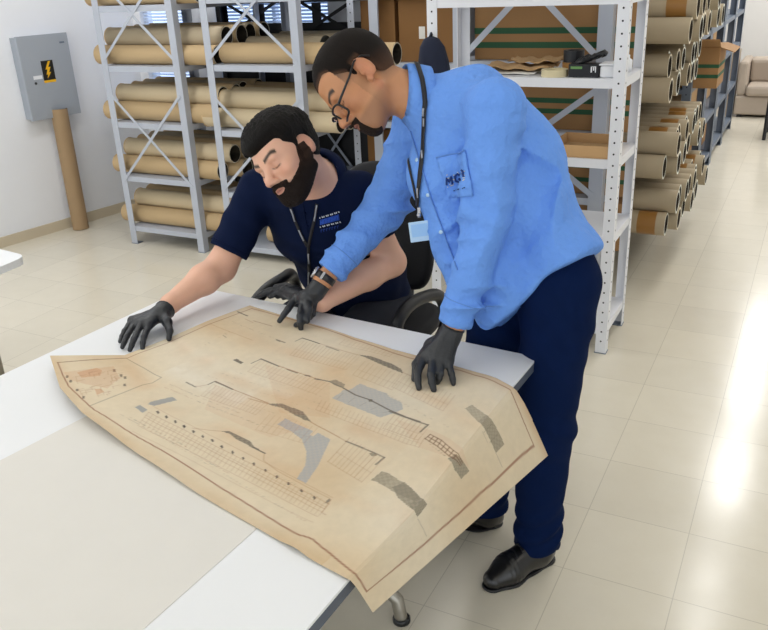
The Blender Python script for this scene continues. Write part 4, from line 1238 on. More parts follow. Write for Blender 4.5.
# ---------------- jacket hanging on rack C
m = MB(); rings = []
prof = [(1.465, .012, .012), (1.455, .035, .03), (1.42, .058, .045), (1.36, .070, .05), (1.15, .085, .06), (.95, .095, .065), (.75, .105, .07), (.58, .115, .07), (.46, .10, .06), (.415, .06, .035), (.41, .01, .01)]
for z, rx, ry in prof:
    row = []
    for i in range(40):
        a = 2*math.pi*i/40; f = 1 + .10*math.sin(a*7 + z*3) * min(1, (1.46 - z) * 4)
        row.append((-1.555 + (1.46-z)*.09 + rx*f*math.cos(a), 3.49 + ry*f*math.sin(a), z))
    row.append(row[0]); rings.append(row)
m.grid([r_[::-1] for r_ in rings]); m.tube([(-1.565, 3.49, 1.455), (-1.575, 3.535, 1.475), (-1.60, 3.588, 1.455)], .006, 8); o = m.build('hanging_jacket', m_navy_cloth); tag(o, 'dark navy jacket hanging from the left post of the white rack', 'jacket')

# ---------------- electrical cabinet on the left wall
ec = wl(.0); tcab = (Vector((-5.086, 4.152, 0)) - WA).dot(WD); tcab2 = (Vector((-4.991, 4.550, 0)) - WA).dot(WD)
nrm = Vector((WD.y, -WD.x, 0))
t = thing('electrical_cabinet', 'grey metal electrical cabinet on the white wall', 'cabinet', tuple(wl(tcab, .84)))
def wbox(mb, t0, t1, z0, z1, o0, o1, mi=0):
    a, b = wl(t0, z0, o0), wl(t1, z0, o0)
    mb.prism([a, b, b + nrm*(o1-o0), a + nrm*(o1-o0)], (0, 0, z1 - z0), mi)
tcab -= .035; tcab2 -= .035
TC0, TC1, ZC0, ZC1 = tcab, tcab2, .85, 1.425
m = MB(); wbox(m, TC0+.008, TC1-.008, ZC0+.008, ZC1-.008, .0005, .07); m.build('body', m_cabinet, t)
m = MB(); wbox(m, TC0, TC1, ZC0, ZC1, .0705, .09); m.build('door', m_cabinet, t, bevel=.006)
tm = (TC0 + TC1) / 2
m = MB(); wbox(m, tm-.05, tm+.045, 1.115, 1.25, .0903, .0912); sg = m.build('warning_sign', mat('sign_black', '#1f1e1a', .5), t)
m = MB(); wbox(m, tm-.05, tm+.045, 1.098, 1.115, .0903, .0912); m.build('sign_strip', m_yellow, sg)
bolt = [(.012, .125), (-.02, .07), (-.004, .07), (-.018, .035), (-.006, .035), (-.014, .008), (.022, .05), (.006, .05), (.024, .085), (.006, .085), (.030, .125)]
m = MB(); m.prism([wl(tm - .004 + u, 1.119 + v, .0914) for u, v in bolt], nrm * .0008); m.build('lightning_symbol', m_yellow, sg)
m = MB(); wbox(m, TC0+.075, TC0+.145, 1.13, 1.155, .0903, .0912); m.build('name_label', m_white_pl, t)
m = MB(); m.lathe([(.0001, .006), (.008, .006), (.009, 0)], c=wl(TC0+.085, 1.105, .0903), axis=nrm, n=14); m.build('lock', m_black, t)
m = MB(); wbox(m, TC1-.075, TC1-.035, 1.355, 1.367, .0903, .0909); m.build('maker_plate', m_steel_dk, t)
# long tube leaning against the wall under the cabinet
pa, pb = Vector((-4.905, 4.29, .002)), Vector((-4.935, 4.325, .905))
tl = thing('leaning_tube', 'brown cardboard tube standing against the wall under the cabinet', 'map tube', tuple(pa))
d = (pb - pa); L = d.length; m = MB(); R_ = .06
m.lathe([(R_, 0), (R_, L)], c=pa, axis=d, n=28); m.lathe([(R_, L), (R_-.006, L), (R_-.006, L-.25), (1e-4, L-.25)], c=pa, axis=d, n=28, mi=1, smooth=False); m.lathe([(1e-4, 0), (R_, 0)], c=pa, axis=d, n=28, mi=0, smooth=False)
m.build('tube_body', [mat('tube_brown', '#a58a68', .75, vary=.08), m_inside], tl)

# ---------------- sofa at the far end
t = thing('sofa', 'beige grey fabric sofa against the far white wall', 'sofa', (-.1, 10.65, 0))
X0, X1, Y0, Y1 = -.80, .9, 10.30, 11.06
m = MB(); m.box((X0, Y0+.04, .03), (X1, Y1, .24)); m.build('base', m_sofa, t, bevel=.02)
m = MB(); m.box((X0+.1, Y1-.26, .24), (X1-.1, Y1-.02, .60)); m.build('backrest', m_sofa, t, bevel=.04)
for a in (X0, X1-.1):
    m = MB(); m.box((a, Y0+.06, .24), (a+.10, Y1-.02, .62)); m.build('armrest', m_sofa, t, bevel=.03)
for i in range(2):
    a = X0 + .105 + i*(X1-X0-.2)/2; b = a + (X1-X0-.2)/2 - .01
    m = MB(); m.box((a, Y0, .242), (b, Y1-.27, .36)); m.build('seat_cushion', m_sofa, t, bevel=.035)
    m = MB(); m.obox(((a+b)/2, Y1-.34, .50), ((b-a)/2, 0, 0), (0, .06, .02), (0, -.03, .13)); m.build('back_cushion', m_sofa, t, bevel=.035)
for a in (X0+.06, X1-.06):
    for y in (Y0+.1, Y1-.08):
        m = MB(); m.box((a-.025, y-.025, 0), (a+.025, y+.025, .03)); m.build('foot', m_black, t)
m = MB(); m.box((-.90, 10.45, 0), (-.845, 11.0, .70)); o = m.build('divider_panel', mat('tan_panel', '#b9a894', .7)); tag(o, 'narrow tan upright panel beside the sofa', 'panel')
# black chair partly in the frame on the right
t = thing('visitor_chair', 'black metal chair cut off by the right edge of the photo', 'chair', (-.12, 9.2, 0))
for x, y in ((-.385, 9.06), (.10, 9.06), (-.385, 9.5), (.10, 9.5)):
    h = .80 if y > 9.3 else .64
    m = MB(); m.tube([(x + (.0 if x < 0 else 0), y, 0), (x + (.012 if x < 0 else -.012), y + .01, h)], [.017, .024], 10); m.build('leg', m_black, t)
m = MB(); m.box((-.40, 9.05, .43), (.11, 9.52, .48)); m.build('seat', m_black, t, bevel=.015)
m = MB(); m.box((-.38, 9.49, .55), (.10, 9.53, .86)); m.build('backrest', m_black, t, bevel=.012)
for x in (-.375, .09):
    m = MB(); m.box((x-.025, 9.04, .64), (x+.025, 9.5, .665)); m.build('armrest', m_black, t, bevel=.008)

# ---------------- crumbs on the floor
def flake(label, pts):
    m = MB(); m.tube(pts, [.0015, .003, .0028, .0015][:len(pts)], 6); o = m.build('floor_flake', mat('brown_flake', '#8a5a34', .8, vary=.1)); tag(o, label, 'flake')
flake('larger curled brown flake on the floor in front of the black shoe', [(-.600, 1.690, .003), (-.588, 1.672, .0035), (-.588, 1.655, .0035), (-.597, 1.648, .002)])
flake('smaller brown flake on the floor right of the curled one', [(-.552, 1.668, .002), (-.545, 1.662, .003), (-.540, 1.660, .002)])
# ================================================================== the big white table
TT = .745
def rounded(poly, r, n=6):
    out = []; N = len(poly)
    for i in range(N):
        p, a, b = Vector(poly[i]), Vector(poly[i-1]), Vector(poly[(i+1) % N])
        u = (a - p).normalized(); v = (b - p).normalized()
        for k in range(n + 1):
            t = k / n; q = p + u * r * (1-t)**2 + v * r * t**2; out.append((q.x, q.y))
    return out
m_lam = mat('white_laminate', '#eceef1', .32, vary=.012, scale=3)
m_edge = mat('slate_edge_band', '#4d5666', .45, vary=.05)
m_chrome = mat('satin_metal', '#a8a49a', .3, .8, vary=.05)
m_taupe = mat('taupe_metal', '#8f8778', .5, .2, vary=.05)
t = thing('work_table', 'large white table with slate edge band that the big old plan lies on', 'table', (-1.25, 1.2, 0))
poly = rounded([(-1.872, 2.072), (-1.99, .25), (-.650, .25), (-.576, 1.975)], .035, 10)
m = MB(); m.prism([(x, y, TT - .006) for x, y in poly], (0, 0, .006)); m.build('tabletop', m_lam, t)
m = MB(); m.prism([(x, y, TT - .032) for x, y in poly], (0, 0, .0255)); m.build('edge_band', m_edge, t)
for y in (.50, 1.62):
    m = MB(); pts = [(-1.70, y, .004), (-1.70, y, .07), (-1.68, y, .095), (-1.64, y, .10), (-.93, y, .10), (-.885, y, .095), (-.862, y, .075), (-.85, y, .004)]
    m.tube(pts, .0195, 14); m.build('foot_tube', m_chrome, t)
    for x in (-1.70, -.85):
        m = MB(); m.lathe([(.0001, 0), (.026, 0), (.026, .012), (.021, .016)], c=(x, y, 0), n=16); m.build('foot_cap', m_black, t)
    for x in (-1.58, -1.02):
        m = MB(); m.tube([(x, y, .10), (x, y, TT - .033)], .022, 14); m.build('leg', m_chrome, t)
m = MB(); m.box((-1.6, .48, TT - .075), (-1.0, .52, TT - .033)); m.box((-1.6, 1.60, TT - .075), (-1.0, 1.64, TT - .033)); m.box((-1.32, .52, TT - .07), (-1.28, 1.60, TT - .035)); m.build('support_frame', m_taupe, t)
# cream sheet on the table
m = MB(); pl = [(-1.505, 1.30), (-1.62, .50), (-.89, .50), (-.838, 1.30)]
m.prism([(x, y, TT + .0003) for x, y in pl], (0, 0, .0008)); o = m.build('protective_sheet', mat('cream_sheet', '#e2dfd9', .75, vary=.03, scale=8, bump=.05, bscale=25)); tag(o, 'plain cream sheet covering the middle of the white table', 'sheet')

# ---------------- second table at the left edge
t = thing('side_table', 'white table whose rounded corner peeks in at the left edge', 'table', (-3.3, 1.5, 0))
poly = rounded([(-3.75, 2.22), (-3.6, .9), (-2.66, .95), (-2.74, 2.10)], .06)
m = MB(); m.prism([(x, y, TT - .03) for x, y in poly], (0, 0, .03)); m.build('tabletop', m_lam, t, bevel=.008)
for x, y in ((-2.99, 2.0), (-3.55, 2.02), (-2.93, 1.05), (-3.5, 1.05)):
    m = MB(); m.box((x-.03, y-.03, 0), (x+.03, y+.03, TT - .031)); m.build('leg', m_taupe, t, bevel=.006)

# ================================================================== the old plan
def map_surface(U, V):
    def ip(t, ts, P):
        P = np.array(P); return np.stack([np.interp(t, ts, P[:, k]) for k in range(3)], -1)
    c0, c1 = ip(U, MAP_UN, MAP_NF), ip(U, MAP_UU, MAP_FF); d0 = ip(V, MAP_VL, MAP_LEFT); d1 = ip(V, [0, .5, 1], MAP_RIGHT)
    U, V = U[..., None], V[..., None]
    P00, P10, P01, P11 = map(np.array, (MAP_NF[0], MAP_NF[-1], MAP_FF[0], MAP_FF[-1]))
    return (1-V)*c0 + V*c1 + (1-U)*d0 + U*d1 - ((1-U)*(1-V)*P00 + U*(1-V)*P10 + (1-U)*V*P01 + U*V*P11)
def value_noise(U, V, fu, fv, seed):
    g = np.random.default_rng(seed).random((int(fu) + 3, int(fv) + 3)); x, y = U*fu, V*fv; i, j = x.astype(int), y.astype(int); a, b = x-i, y-j
    a, b = a*a*(3-2*a), b*b*(3-2*b)
    return (g[i, j]*(1-a)+g[i+1, j]*a)*(1-b) + (g[i, j+1]*(1-a)+g[i+1, j+1]*a)*b
def build_map():
    NU, NV = 620, 360
    U, V = np.meshgrid(np.linspace(0, 1, NU), np.linspace(0, 1, NV), indexing='ij')
    P = map_surface(U, V)
    # gentle waves of old paper, damped over the flat middle
    wv = .0030*np.sin(U*9 + V*2.3)*np.sin(V*5 + U*3) + .0016*np.sin(U*23 + V*7)
    ed = np.minimum(np.minimum(V, 1-V), 1)*1.0
    P[..., 2] += np.abs(wv)*(.5 + .5*np.exp(-ed*8)) * (U < .95) + .0012
    rid = np.exp(-((U - .755 - .015*V)/.022)**2); P[..., 2] += .006*rid*np.clip(1.3 - V, 0, 1); P[..., 2] = np.where(U < .835, np.maximum(P[..., 2], TT + .0034), P[..., 2])          # shallow fold before the table edge
    # ink and ageing (pigment that belongs to the paper)
    c = np.empty((NU, NV, 3)); base = np.array(lin('#dccdb2')[:3]); c[:] = base
    n1 = value_noise(U, V, 6, 4, 1); n2 = value_noise(U, V, 22, 14, 2); n3 = value_noise(U, V, 90, 50, 3); n4 = value_noise(U, V, 260, 150, 4)
    tan = np.array(lin('#cfb48d')[:3]); pale = np.array(lin('#e0d6c2')[:3])
    def blend(a, col): c[:] = c*(1-a[..., None]) + np.array(col)*a[..., None]
    blend(np.clip((n1-.45)*1.3, 0, .6) + .12*(n2-.5).clip(0), tan)
    blend(np.clip((.42-n1)*1.6, 0, .6), pale)
    blend(.55*np.exp(-((1-V)/.035)**2)*(n2*.5+.5), lin('#c0986a')[:3]); blend(.65*np.exp(-(V/.045)**2)*(n2*.6+.4)*(U < .8), lin('#c8a677')[:3])
    blend(.35*np.exp(-((V-.55)/.02)**2)*(U < .45)*n2, lin('#efe6d4')[:3])
    for v0, w in ((.27, .05), (.52, .045), (.76, .05)): blend(.30*np.exp(-((V-v0)/w)**2)*np.clip(n2*1.6-.4, 0, 1)*(U < .85), lin('#cf9f6e')[:3])
    blend(.55*np.exp(-((V-.40-.1*U)/.05)**2)*(U > .15)*(U < .38)*(.4+.6*n3), lin('#e6dfd0')[:3])
    c *= (.965 + .05*n3 + .03*n4)[..., None]
    PAL = {'k': '#4a4038', 'r': '#8a4f34', 'g': '#8f9498', 'b': '#a3714a', 'b2': '#77563c', 'o': '#c17a45', 'p': '#3d3434', 'g2': '#6b6357', 'bl': '#a3a7ab', 'g3': '#8d8573'}
    LU, LV = 1.30, .80          # rough size of the sheet in metres
    gu, gv = np.linspace(0, 1, NU), np.linspace(0, 1, NV)
    def window(pu, pv, mu, mv):
        i0, i1 = np.searchsorted(gu, [min(pu)-mu, max(pu)+mu]); j0, j1 = np.searchsorted(gv, [min(pv)-mv, max(pv)+mv])
        return slice(i0, min(i1+1, NU)), slice(j0, min(j1+1, NV))
    for col, al, flat in MAP_POLYS:
        pu, pv = flat[0::2], flat[1::2]; s = window(pu, pv, .01, .01); u, v = U[s], V[s]
        if u.size == 0: continue
        inside = np.zeros(u.shape, bool); n = len(pu)
        for i in range(n):
            x0, y0, x1, y1 = pu[i], pv[i], pu[(i+1) % n], pv[(i+1) % n]
            if y0 == y1: continue
            k = ((y0 > v) != (y1 > v)) & (u < (x1-x0)*(v-y0)/(y1-y0) + x0); inside ^= k
        tex = .86 + .14*((np.floor(u*170) + np.floor(v*100)) % 2)
        a = al*inside*(tex if col in ('bl', 'g3', 'g2') else 1)
        c[s] = c[s]*(1-a[..., None]) + np.array(lin(PAL[col])[:3])*a[..., None]
    for col, w, al, flat in MAP_STROKES:
        pu, pv = flat[0::2], flat[1::2]; s = window(pu, pv, .006, .009); u, v = U[s]*LU, V[s]*LV
        if u.size == 0: continue
        dm = np.full(u.shape, 9.)
        for i in range(len(pu)-1):
            ax, ay, bx, by = pu[i]*LU, pv[i]*LV, pu[i+1]*LU, pv[i+1]*LV; dx, dy = bx-ax, by-ay; L2 = dx*dx+dy*dy + 1e-12
            tt = np.clip(((u-ax)*dx+(v-ay)*dy)/L2, 0, 1); dm = np.minimum(dm, np.hypot(u-ax-tt*dx, v-ay-tt*dy))
        hw = w*.0009; a = al*np.clip((hw + .0012 - dm)/.0016, 0, 1)
        c[s] = c[s]*(1-a[..., None]) + np.array(lin(PAL[col])[:3])*a[..., None]
    me = bpy.data.meshes.new('old_plan')
    idx = np.arange(NU*NV).reshape(NU, NV)
    F = np.stack([idx[:-1, :-1], idx[1:, :-1], idx[1:, 1:], idx[:-1, 1:]], -1).reshape(-1, 4)
    me.vertices.add(NU*NV); me.vertices.foreach_set('co', P.reshape(-1).astype(np.float32))
    me.loops.add(F.size); me.loops.foreach_set('vertex_index', F.reshape(-1).astype(np.int32))
    me.polygons.add(len(F)); me.polygons.foreach_set('loop_start', np.arange(0, F.size, 4, dtype=np.int32)); me.polygons.foreach_set('loop_total', np.full(len(F), 4, np.int32))
    me.polygons.foreach_set('use_smooth', np.ones(len(F), bool)); me.update()
    ca = me.color_attributes.new('ink', 'FLOAT_COLOR', 'POINT'); ca.data.foreach_set('color', np.concatenate([c.reshape(-1, 3), np.ones((NU*NV, 1))], 1).reshape(-1).astype(np.float32))
    me.materials.append(mat('old_paper', '#e6d2b0', .8, vary=.03, scale=14, vcol='ink', bump=.06, bscale=120))
    o = bpy.data.objects.new('old_plan', me); COL.objects.link(o)
    md = o.modifiers.new('solid', 'SOLIDIFY'); md.thickness = .0006; md.offset = -1
    tag(o, 'large old yellowed architectural plan spread on the table and drooping over its right edge', 'plan')
build_map()

# ================================================================== office chair of the seated man
t = thing('office_chair', 'black office chair with looped armrests under the seated man', 'chair', (-1.42, 2.58, 0))
m_chair = mat('black_chair_fabric', '#15161b', .8, vary=.1, bump=.15, bscale=200)
cx, cy = -1.42, 2.60
for i in range(5):
    a = 2*math.pi*i/5 + .35; d = Vector((math.cos(a), math.sin(a), 0))
    m = MB(); p = Vector((cx, cy, 0)); m.tube([p + Vector((0,0,.10)) + d*.02, p + d*.16 + Vector((0,0,.095)), p + d*.29 + Vector((0,0,.072))], [.026, .022, .016], 10); sp = m.build('base_spoke', m_black, t)
    m = MB(); q = p + d*.29; n = Vector((-d.y, d.x, 0))
    for s in (-1, 1): m.lathe([(.0001, -.008), (.027, -.008), (.027, .008), (.0001, .008)], c=q + n*.014*s + Vector((0,0,.0275)), axis=n, n=18)
    m.tube([q + Vector((0,0,.03)), q + Vector((0,0,.075))], .008, 8); m.build('caster', m_black, sp)
m = MB(); m.tube([(cx, cy, .09), (cx, cy, .40)], [.028, .025], 14); m.build('gas_stem', m_black, t)
m = MB(); m.box((cx-.10, cy-.12, .385), (cx+.10, cy+.12, .42)); m.build('seat_plate', m_black, t, bevel=.01)
m = MB(); rows = []
for i, (s, z) in enumerate(((.0, .422), (.85, .422), (1, .435), (1.02, .46), (1, .48), (.9, .492), (0, .486))):
    row = []
    for k in range(41):
        a = 2*math.pi*k/40; ex = .35; ca, sa = math.cos(a), math.sin(a)
        row.append((cx + s*.23*math.copysign(abs(ca)**(ex*1.6), ca), cy - .02 + s*.25*math.copysign(abs(sa)**(ex*1.6), sa), z))
    rows.append(row)
m.grid(rows); m.build('seat', m_chair, t)
m = MB(); rows = []
for i, (s, off) in enumerate(((0, -.03), (.86, -.03), (.97, -.02), (1, 0), (.97, .02), (.86, .03), (0, .03))):
    row = []
    for k in range(41):
        a = 2*math.pi*k/40; ca, sa = math.cos(a), math.sin(a); xx = s*.215*math.copysign(abs(ca)**.55, ca); zz = s*.265*math.copysign(abs(sa)**.55, sa)
        row.append((cx - .055 + xx, cy + .22 + off + .05*(1-(xx/.215)**2) + .06*zz, .775 + zz))
    rows.append(row)
m.grid([r_ for r_ in rows]); m.build('backrest', m_chair, t)
m = MB(); m.tube([(cx, cy+.10, .40), (cx, cy+.27, .41), (cx, cy+.315, .47), (cx, cy+.31, .70)], .018, 10); m.build('back_post', m_black, t)
def arm(P, dx=0.0):
    m = MB(); P = [Vector((p[0] + (dx if p[2] > .45 else 0), p[1], p[2] - (.055 if p[2] > .5 else .02))) for p in P]; pts = []
    for i in range(len(P)-1):
        for k in range(5):
            tt = k/5; p0, p1, p2, p3 = P[max(i-1,0)], P[i], P[i+1], P[min(i+2, len(P)-1)]
            pts.append(.5*((2*p1) + (p2-p0)*tt + (2*p0-5*p1+4*p2-p3)*tt*tt + (-p0+3*p1-3*p2+p3)*tt**3))
    pts.append(P[-1]); m.tube(pts, [.023 if 4 < i < len(pts)-5 else .018 for i in range(len(pts))], 12); m.build('armrest', m_black, t)
arm([(-1.20, 2.50, .42), (-1.10, 2.44, .44), (-1.085, 2.33, .56), (-1.105, 2.27, .66), (-1.10, 2.33, .715), (-1.08, 2.43, .725), (-1.055, 2.52, .70), (-1.05, 2.57, .60), (-1.09, 2.60, .46), (-1.2, 2.6, .43)], -.055)
arm([(-1.64, 2.50, .42), (-1.74, 2.44, .44), (-1.755, 2.33, .56), (-1.745, 2.24, .66), (-1.725, 2.30, .715), (-1.72, 2.42, .725), (-1.75, 2.52, .70), (-1.76, 2.57, .60), (-1.74, 2.60, .46), (-1.64, 2.6, .43)])
# ================================================================== sculpting with distance fields
class Prim:
    __slots__ = ('fn', 'lo', 'hi', 'k', 'op')
    def __init__(s, fn, lo, hi, k, op): s.fn, s.lo, s.hi, s.k, s.op = fn, np.array(lo, float), np.array(hi, float), k, op
A3 = lambda *a: np.array(a, float)
def nrm_(v): v = np.asarray(v, float); return v / np.linalg.norm(v)
def cone(a, b, r1, r2, k=.02, op='u', wide=None, s=1.0):
    """tapered limb a..b; 'wide' an axis along which the section is s times wider"""
    a, b = np.asarray(a, float), np.asarray(b, float)
    w = None if wide is None else nrm_(wide)
    def fn(P):
        pa, ba = P - a, b - a
        if w is not None:
            pa = pa + np.outer(pa @ w, w) * (1/s - 1); ba = ba + w * (ba @ w) * (1/s - 1)
        t = np.clip(pa @ ba / (ba @ ba + 1e-12), 0, 1)
        return np.linalg.norm(pa - t[:, None] * ba, axis=1) - (r1 + (r2 - r1) * t)
    R = max(r1, r2) * max(1, s)
    return Prim(fn, np.minimum(a, b) - R, np.maximum(a, b) + R, k, op)
def ell(c, r, k=.02, op='u', rot=None):
    """ellipsoid; rot columns are its axes"""
    c, r = np.asarray(c, float), np.asarray(r, float); Rm = np.eye(3) if rot is None else np.asarray(rot, float)
    def fn(P):
        q = (P - c) @ Rm; k0 = np.linalg.norm(q / r, axis=1); k1 = np.linalg.norm(q / (r * r), axis=1)
        return k0 * (k0 - 1) / (k1 + 1e-9)
    e = np.sqrt(((Rm * r) ** 2).sum(1))
    return Prim(fn, c - e, c + e, k, op)
def rbox(c, h, rad, k=.01, op='u', rot=None):
    c, h = np.asarray(c, float), np.asarray(h, float); Rm = np.eye(3) if rot is None else np.asarray(rot, float)
    def fn(P):
        q = np.abs((P - c) @ Rm) - (h - rad)
        return np.linalg.norm(np.maximum(q, 0), axis=1) + np.minimum(q.max(1), 0) - rad
    e = np.abs(Rm) @ h
    return Prim(fn, c - e, c + e, k, op)
def half(p, n, lo, hi, op='i', k=.004):
    """keeps the side the normal points away from"""
    p, n = np.asarray(p, float), nrm_(n)
    return Prim(lambda P: (P - p) @ n, lo, hi, k, op)
BIG = A3(9, 9, 9)
class Field:
    def __init__(s, prims, post=None, off=0.0):
        s.p = prims; s.post = post; s.off = off
        add = [q for q in prims if q.op == 'u']
        s.lo = np.min([q.lo for q in add], 0) - .03 - off; s.hi = np.max([q.hi for q in add], 0) + .03 + off
    def ev(s, P, prims=None):
        d = np.full(len(P), 1e3)
        for q in (s.p if prims is None else prims):
            e = q.fn(P); k = q.k
            if q.op == 'u':
                if k > 0: h = np.maximum(k - np.abs(d - e), 0) / k; d = np.minimum(d, e) - h*h*k*.25
                else: d = np.minimum(d, e)
            elif q.op == 's':
                e = -e; h = np.maximum(k - np.abs(d - e), 0) / k; d = np.maximum(d, e) + h*h*k*.25
            elif q.op == 'i':
                h = np.maximum(k - np.abs(d - e), 0) / k; d = np.maximum(d, e) + h*h*k*.25
        d = d - s.off
        if s.post is not None: d = d + s.post(P)
        return d
    def grad(s, P, e=1e-3):
        g = np.stack([s.ev(P + v) - s.ev(P - v) for v in np.eye(3) * e], -1)
        return g / (np.linalg.norm(g, axis=1, keepdims=True) + 1e-9)
    def march(s, O, D, tmax=6.0, n=140, t0=0.0):
        """first hits of rays with the surface"""
        O, D = np.atleast_2d(O).astype(float), np.atleast_2d(D).astype(float); D = D / np.linalg.norm(D, axis=1, keepdims=True); t = np.full(len(D), t0)
        for _ in range(n): t = np.minimum(t + np.clip(s.ev(O + D * t[:, None]), -.02, .25) * .85, tmax)
        return O + D * t[:, None]
    def mesh(s, h, B=12, slack=1.35):
        lo = np.floor(s.lo / h).astype(int) - 2; hi = np.ceil(s.hi / h).astype(int) + 2
        nb = (hi - lo) // B + 1
        bi = np.stack(np.meshgrid(*[np.arange(n) for n in nb], indexing='ij'), -1).reshape(-1, 3)
        ctr = (lo + bi * B + B / 2) * h
        dc = s.ev(ctr); keep = bi[np.abs(dc) < B * h * .87 * slack + .012]
        R = B * h * .5 + h * 2
        n1 = B + 2; g = np.stack(np.meshgrid(*[np.arange(-1, B + 1)] * 3, indexing='ij'), -1).reshape(-1, 3)
        VK, VP, FK = [], [], []
        for b in keep:
            base = lo + b * B; c = (base + B / 2) * h
            pr = [q for q in s.p if q.op == 'i' or (np.all(q.lo - q.k - R - .012 - s.off < c) and np.all(q.hi + q.k + R + .012 + s.off > c))]
            if not any(q.op == 'u' for q in pr): continue
            P = (base + g) * h
            d = s.ev(P, pr)
            if d.min() > 0 or d.max() < 0: continue
            D = d.reshape(n1, n1, n1); I = D < 0
            m = n1 - 1
            cnt = np.zeros((m, m, m), int); acc = np.zeros((m, m, m, 3)); ne = np.zeros((m, m, m))
            cs = [(i, j, k) for i in (0, 1) for j in (0, 1) for k in (0, 1)]
            for i, j, k in cs: cnt += I[i:i+m, j:j+m, k:k+m]
            for a in cs:
                for ax in range(3):
                    if a[ax]: continue
                    e = list(a); e[ax] = 1
                    da = D[a[0]:a[0]+m, a[1]:a[1]+m, a[2]:a[2]+m]; db = D[e[0]:e[0]+m, e[1]:e[1]+m, e[2]:e[2]+m]
                    x = (da < 0) != (db < 0); t = np.where(x, da / np.where(x, da - db, 1), 0)
                    for q in range(3):
                        acc[..., q] += np.where(x, a[q] + (t if q == ax else 0), 0)
                    ne += x
            cell = (cnt > 0) & (cnt < 8)
            ci = np.argwhere(cell)
            if len(ci) == 0: continue
            pos = (base - 1 + ci + acc[cell] / ne[cell][:, None]) * h
            gk = ci + base - 1 - lo + 4
            key = lambda q: (q[:, 0].astype(np.int64) * 100003 + q[:, 1]) * 100003 + q[:, 2]
            VK.append(key(gk)); VP.append(pos)
            core = slice(1, n1 - 1)
            for ax in range(3):
                sl = [core] * 3; s2 = list(sl); s2[ax] = slice(2, n1)
                ia, ib = I[tuple(sl)], I[tuple(s2)]
                x = np.argwhere(ia != ib)
                if len(x) == 0: continue
                inside_first = ia[ia != ib]
                p = x + 1 + base - 1 - lo + 4
                u, v = [(1, 2), (2, 0), (0, 1)][ax]
                o = np.zeros((4, 3), int); o[1, u] = -1; o[2, u] = -1; o[2, v] = -1; o[3, v] = -1
                q = np.stack([key(p + o[i]) for i in range(4)], 1)
                q[~inside_first] = q[~inside_first][:, ::-1]
                FK.append(q)
        VK = np.concatenate(VK); VP = np.concatenate(VP); FK = np.concatenate(FK)
        uk, ix = np.unique(VK, return_index=True); V = VP[ix]
        F = np.searchsorted(uk, FK); ok = (F < len(uk)).all(1); F = F[ok]; ok = (uk[F] == FK[ok]).all(1); F = F[ok]
        return V, F
def mesh_object(name, V, F, mats, parent=None, colors=None, label=None, offs=None, mi=None):
    off = np.zeros(3)
    q = parent
    while q is not None: off += np.array(q.location); q = q.parent
    me = bpy.data.meshes.new(name); V = np.asarray(V) - off
    me.vertices.add(len(V)); me.vertices.foreach_set('co', V.reshape(-1).astype(np.float32))
    me.loops.add(F.size); me.loops.foreach_set('vertex_index', F.reshape(-1).astype(np.int32))
    k = F.shape[1]
    me.polygons.add(len(F)); me.polygons.foreach_set('loop_start', np.arange(0, F.size, k, dtype=np.int32)); me.polygons.foreach_set('loop_total', np.full(len(F), k, np.int32))
    me.polygons.foreach_set('use_smooth', np.ones(len(F), bool))
    for m_ in (mats if isinstance(mats, (list, tuple)) else [mats]): me.materials.append(m_)
    if mi is not None: me.polygons.foreach_set('material_index', mi.astype(np.int32))
    me.update()
    if colors is not None:
        ca = me.color_attributes.new('tint', 'FLOAT_COLOR', 'POINT'); ca.data.foreach_set('color', np.concatenate([colors, np.ones((len(V), 1))], 1).reshape(-1).astype(np.float32))
    o = bpy.data.objects.new(name, me); COL.objects.link(o)
    if parent is not None: o.parent = parent
    if label: o['label'] = label
    return o
def wrinkle(P, f, seed=0):
    """smooth pseudo noise in -1..1"""
    r = np.random.default_rng(seed); d = np.zeros(len(P))
    for i in range(5):
        w = r.normal(size=3); w /= np.linalg.norm(w); d += np.sin(P @ w * f * (1 + .35*i) + r.uniform(0, 6.3) + 1.5*np.sin(P @ r.normal(size=3) * f * .5))
    return d / 5
def frame(fwd, up):
    """columns: left of the person, forward, up"""
    f = nrm_(fwd); u = np.asarray(up, float); u = nrm_(u - f * (u @ f)); l = np.cross(u, f)
    return np.stack([l, f, u], 1)          # local x = left
class Head:
    def __init__(s, c, fwd, up, sc): s.c, s.R, s.s = np.asarray(c, float), frame(fwd, up), sc
    def w(s, x, y, z): return s.c + s.R @ (A3(x, y, z) * s.s)
    def loc(s, P): return (P - s.c) @ s.R / s.s
    def e(s, c, r, k=.02, op='u', tilt=None):
        Rm = s.R if tilt is None else s.R @ tilt
        return ell(s.w(*c), A3(*r) * s.s, k * s.s, op, Rm)
    def c_(s, a, b, r1, r2, k=.02, op='u', wide=None, sw=1.0): return cone(s.w(*a), s.w(*b), r1*s.s, r2*s.s, k*s.s, op, None if wide is None else s.R @ A3(*wide), sw)
def rotx(a): c, q = math.cos(a), math.sin(a); return np.array([[1,0,0],[0,c,-q],[0,q,c]])
def rotz(a): c, q = math.cos(a), math.sin(a); return np.array([[c,-q,0],[q,c,0],[0,0,1]])
def roty(a): c, q = math.cos(a), math.sin(a); return np.array([[c,0,q],[0,1,0],[-q,0,c]])
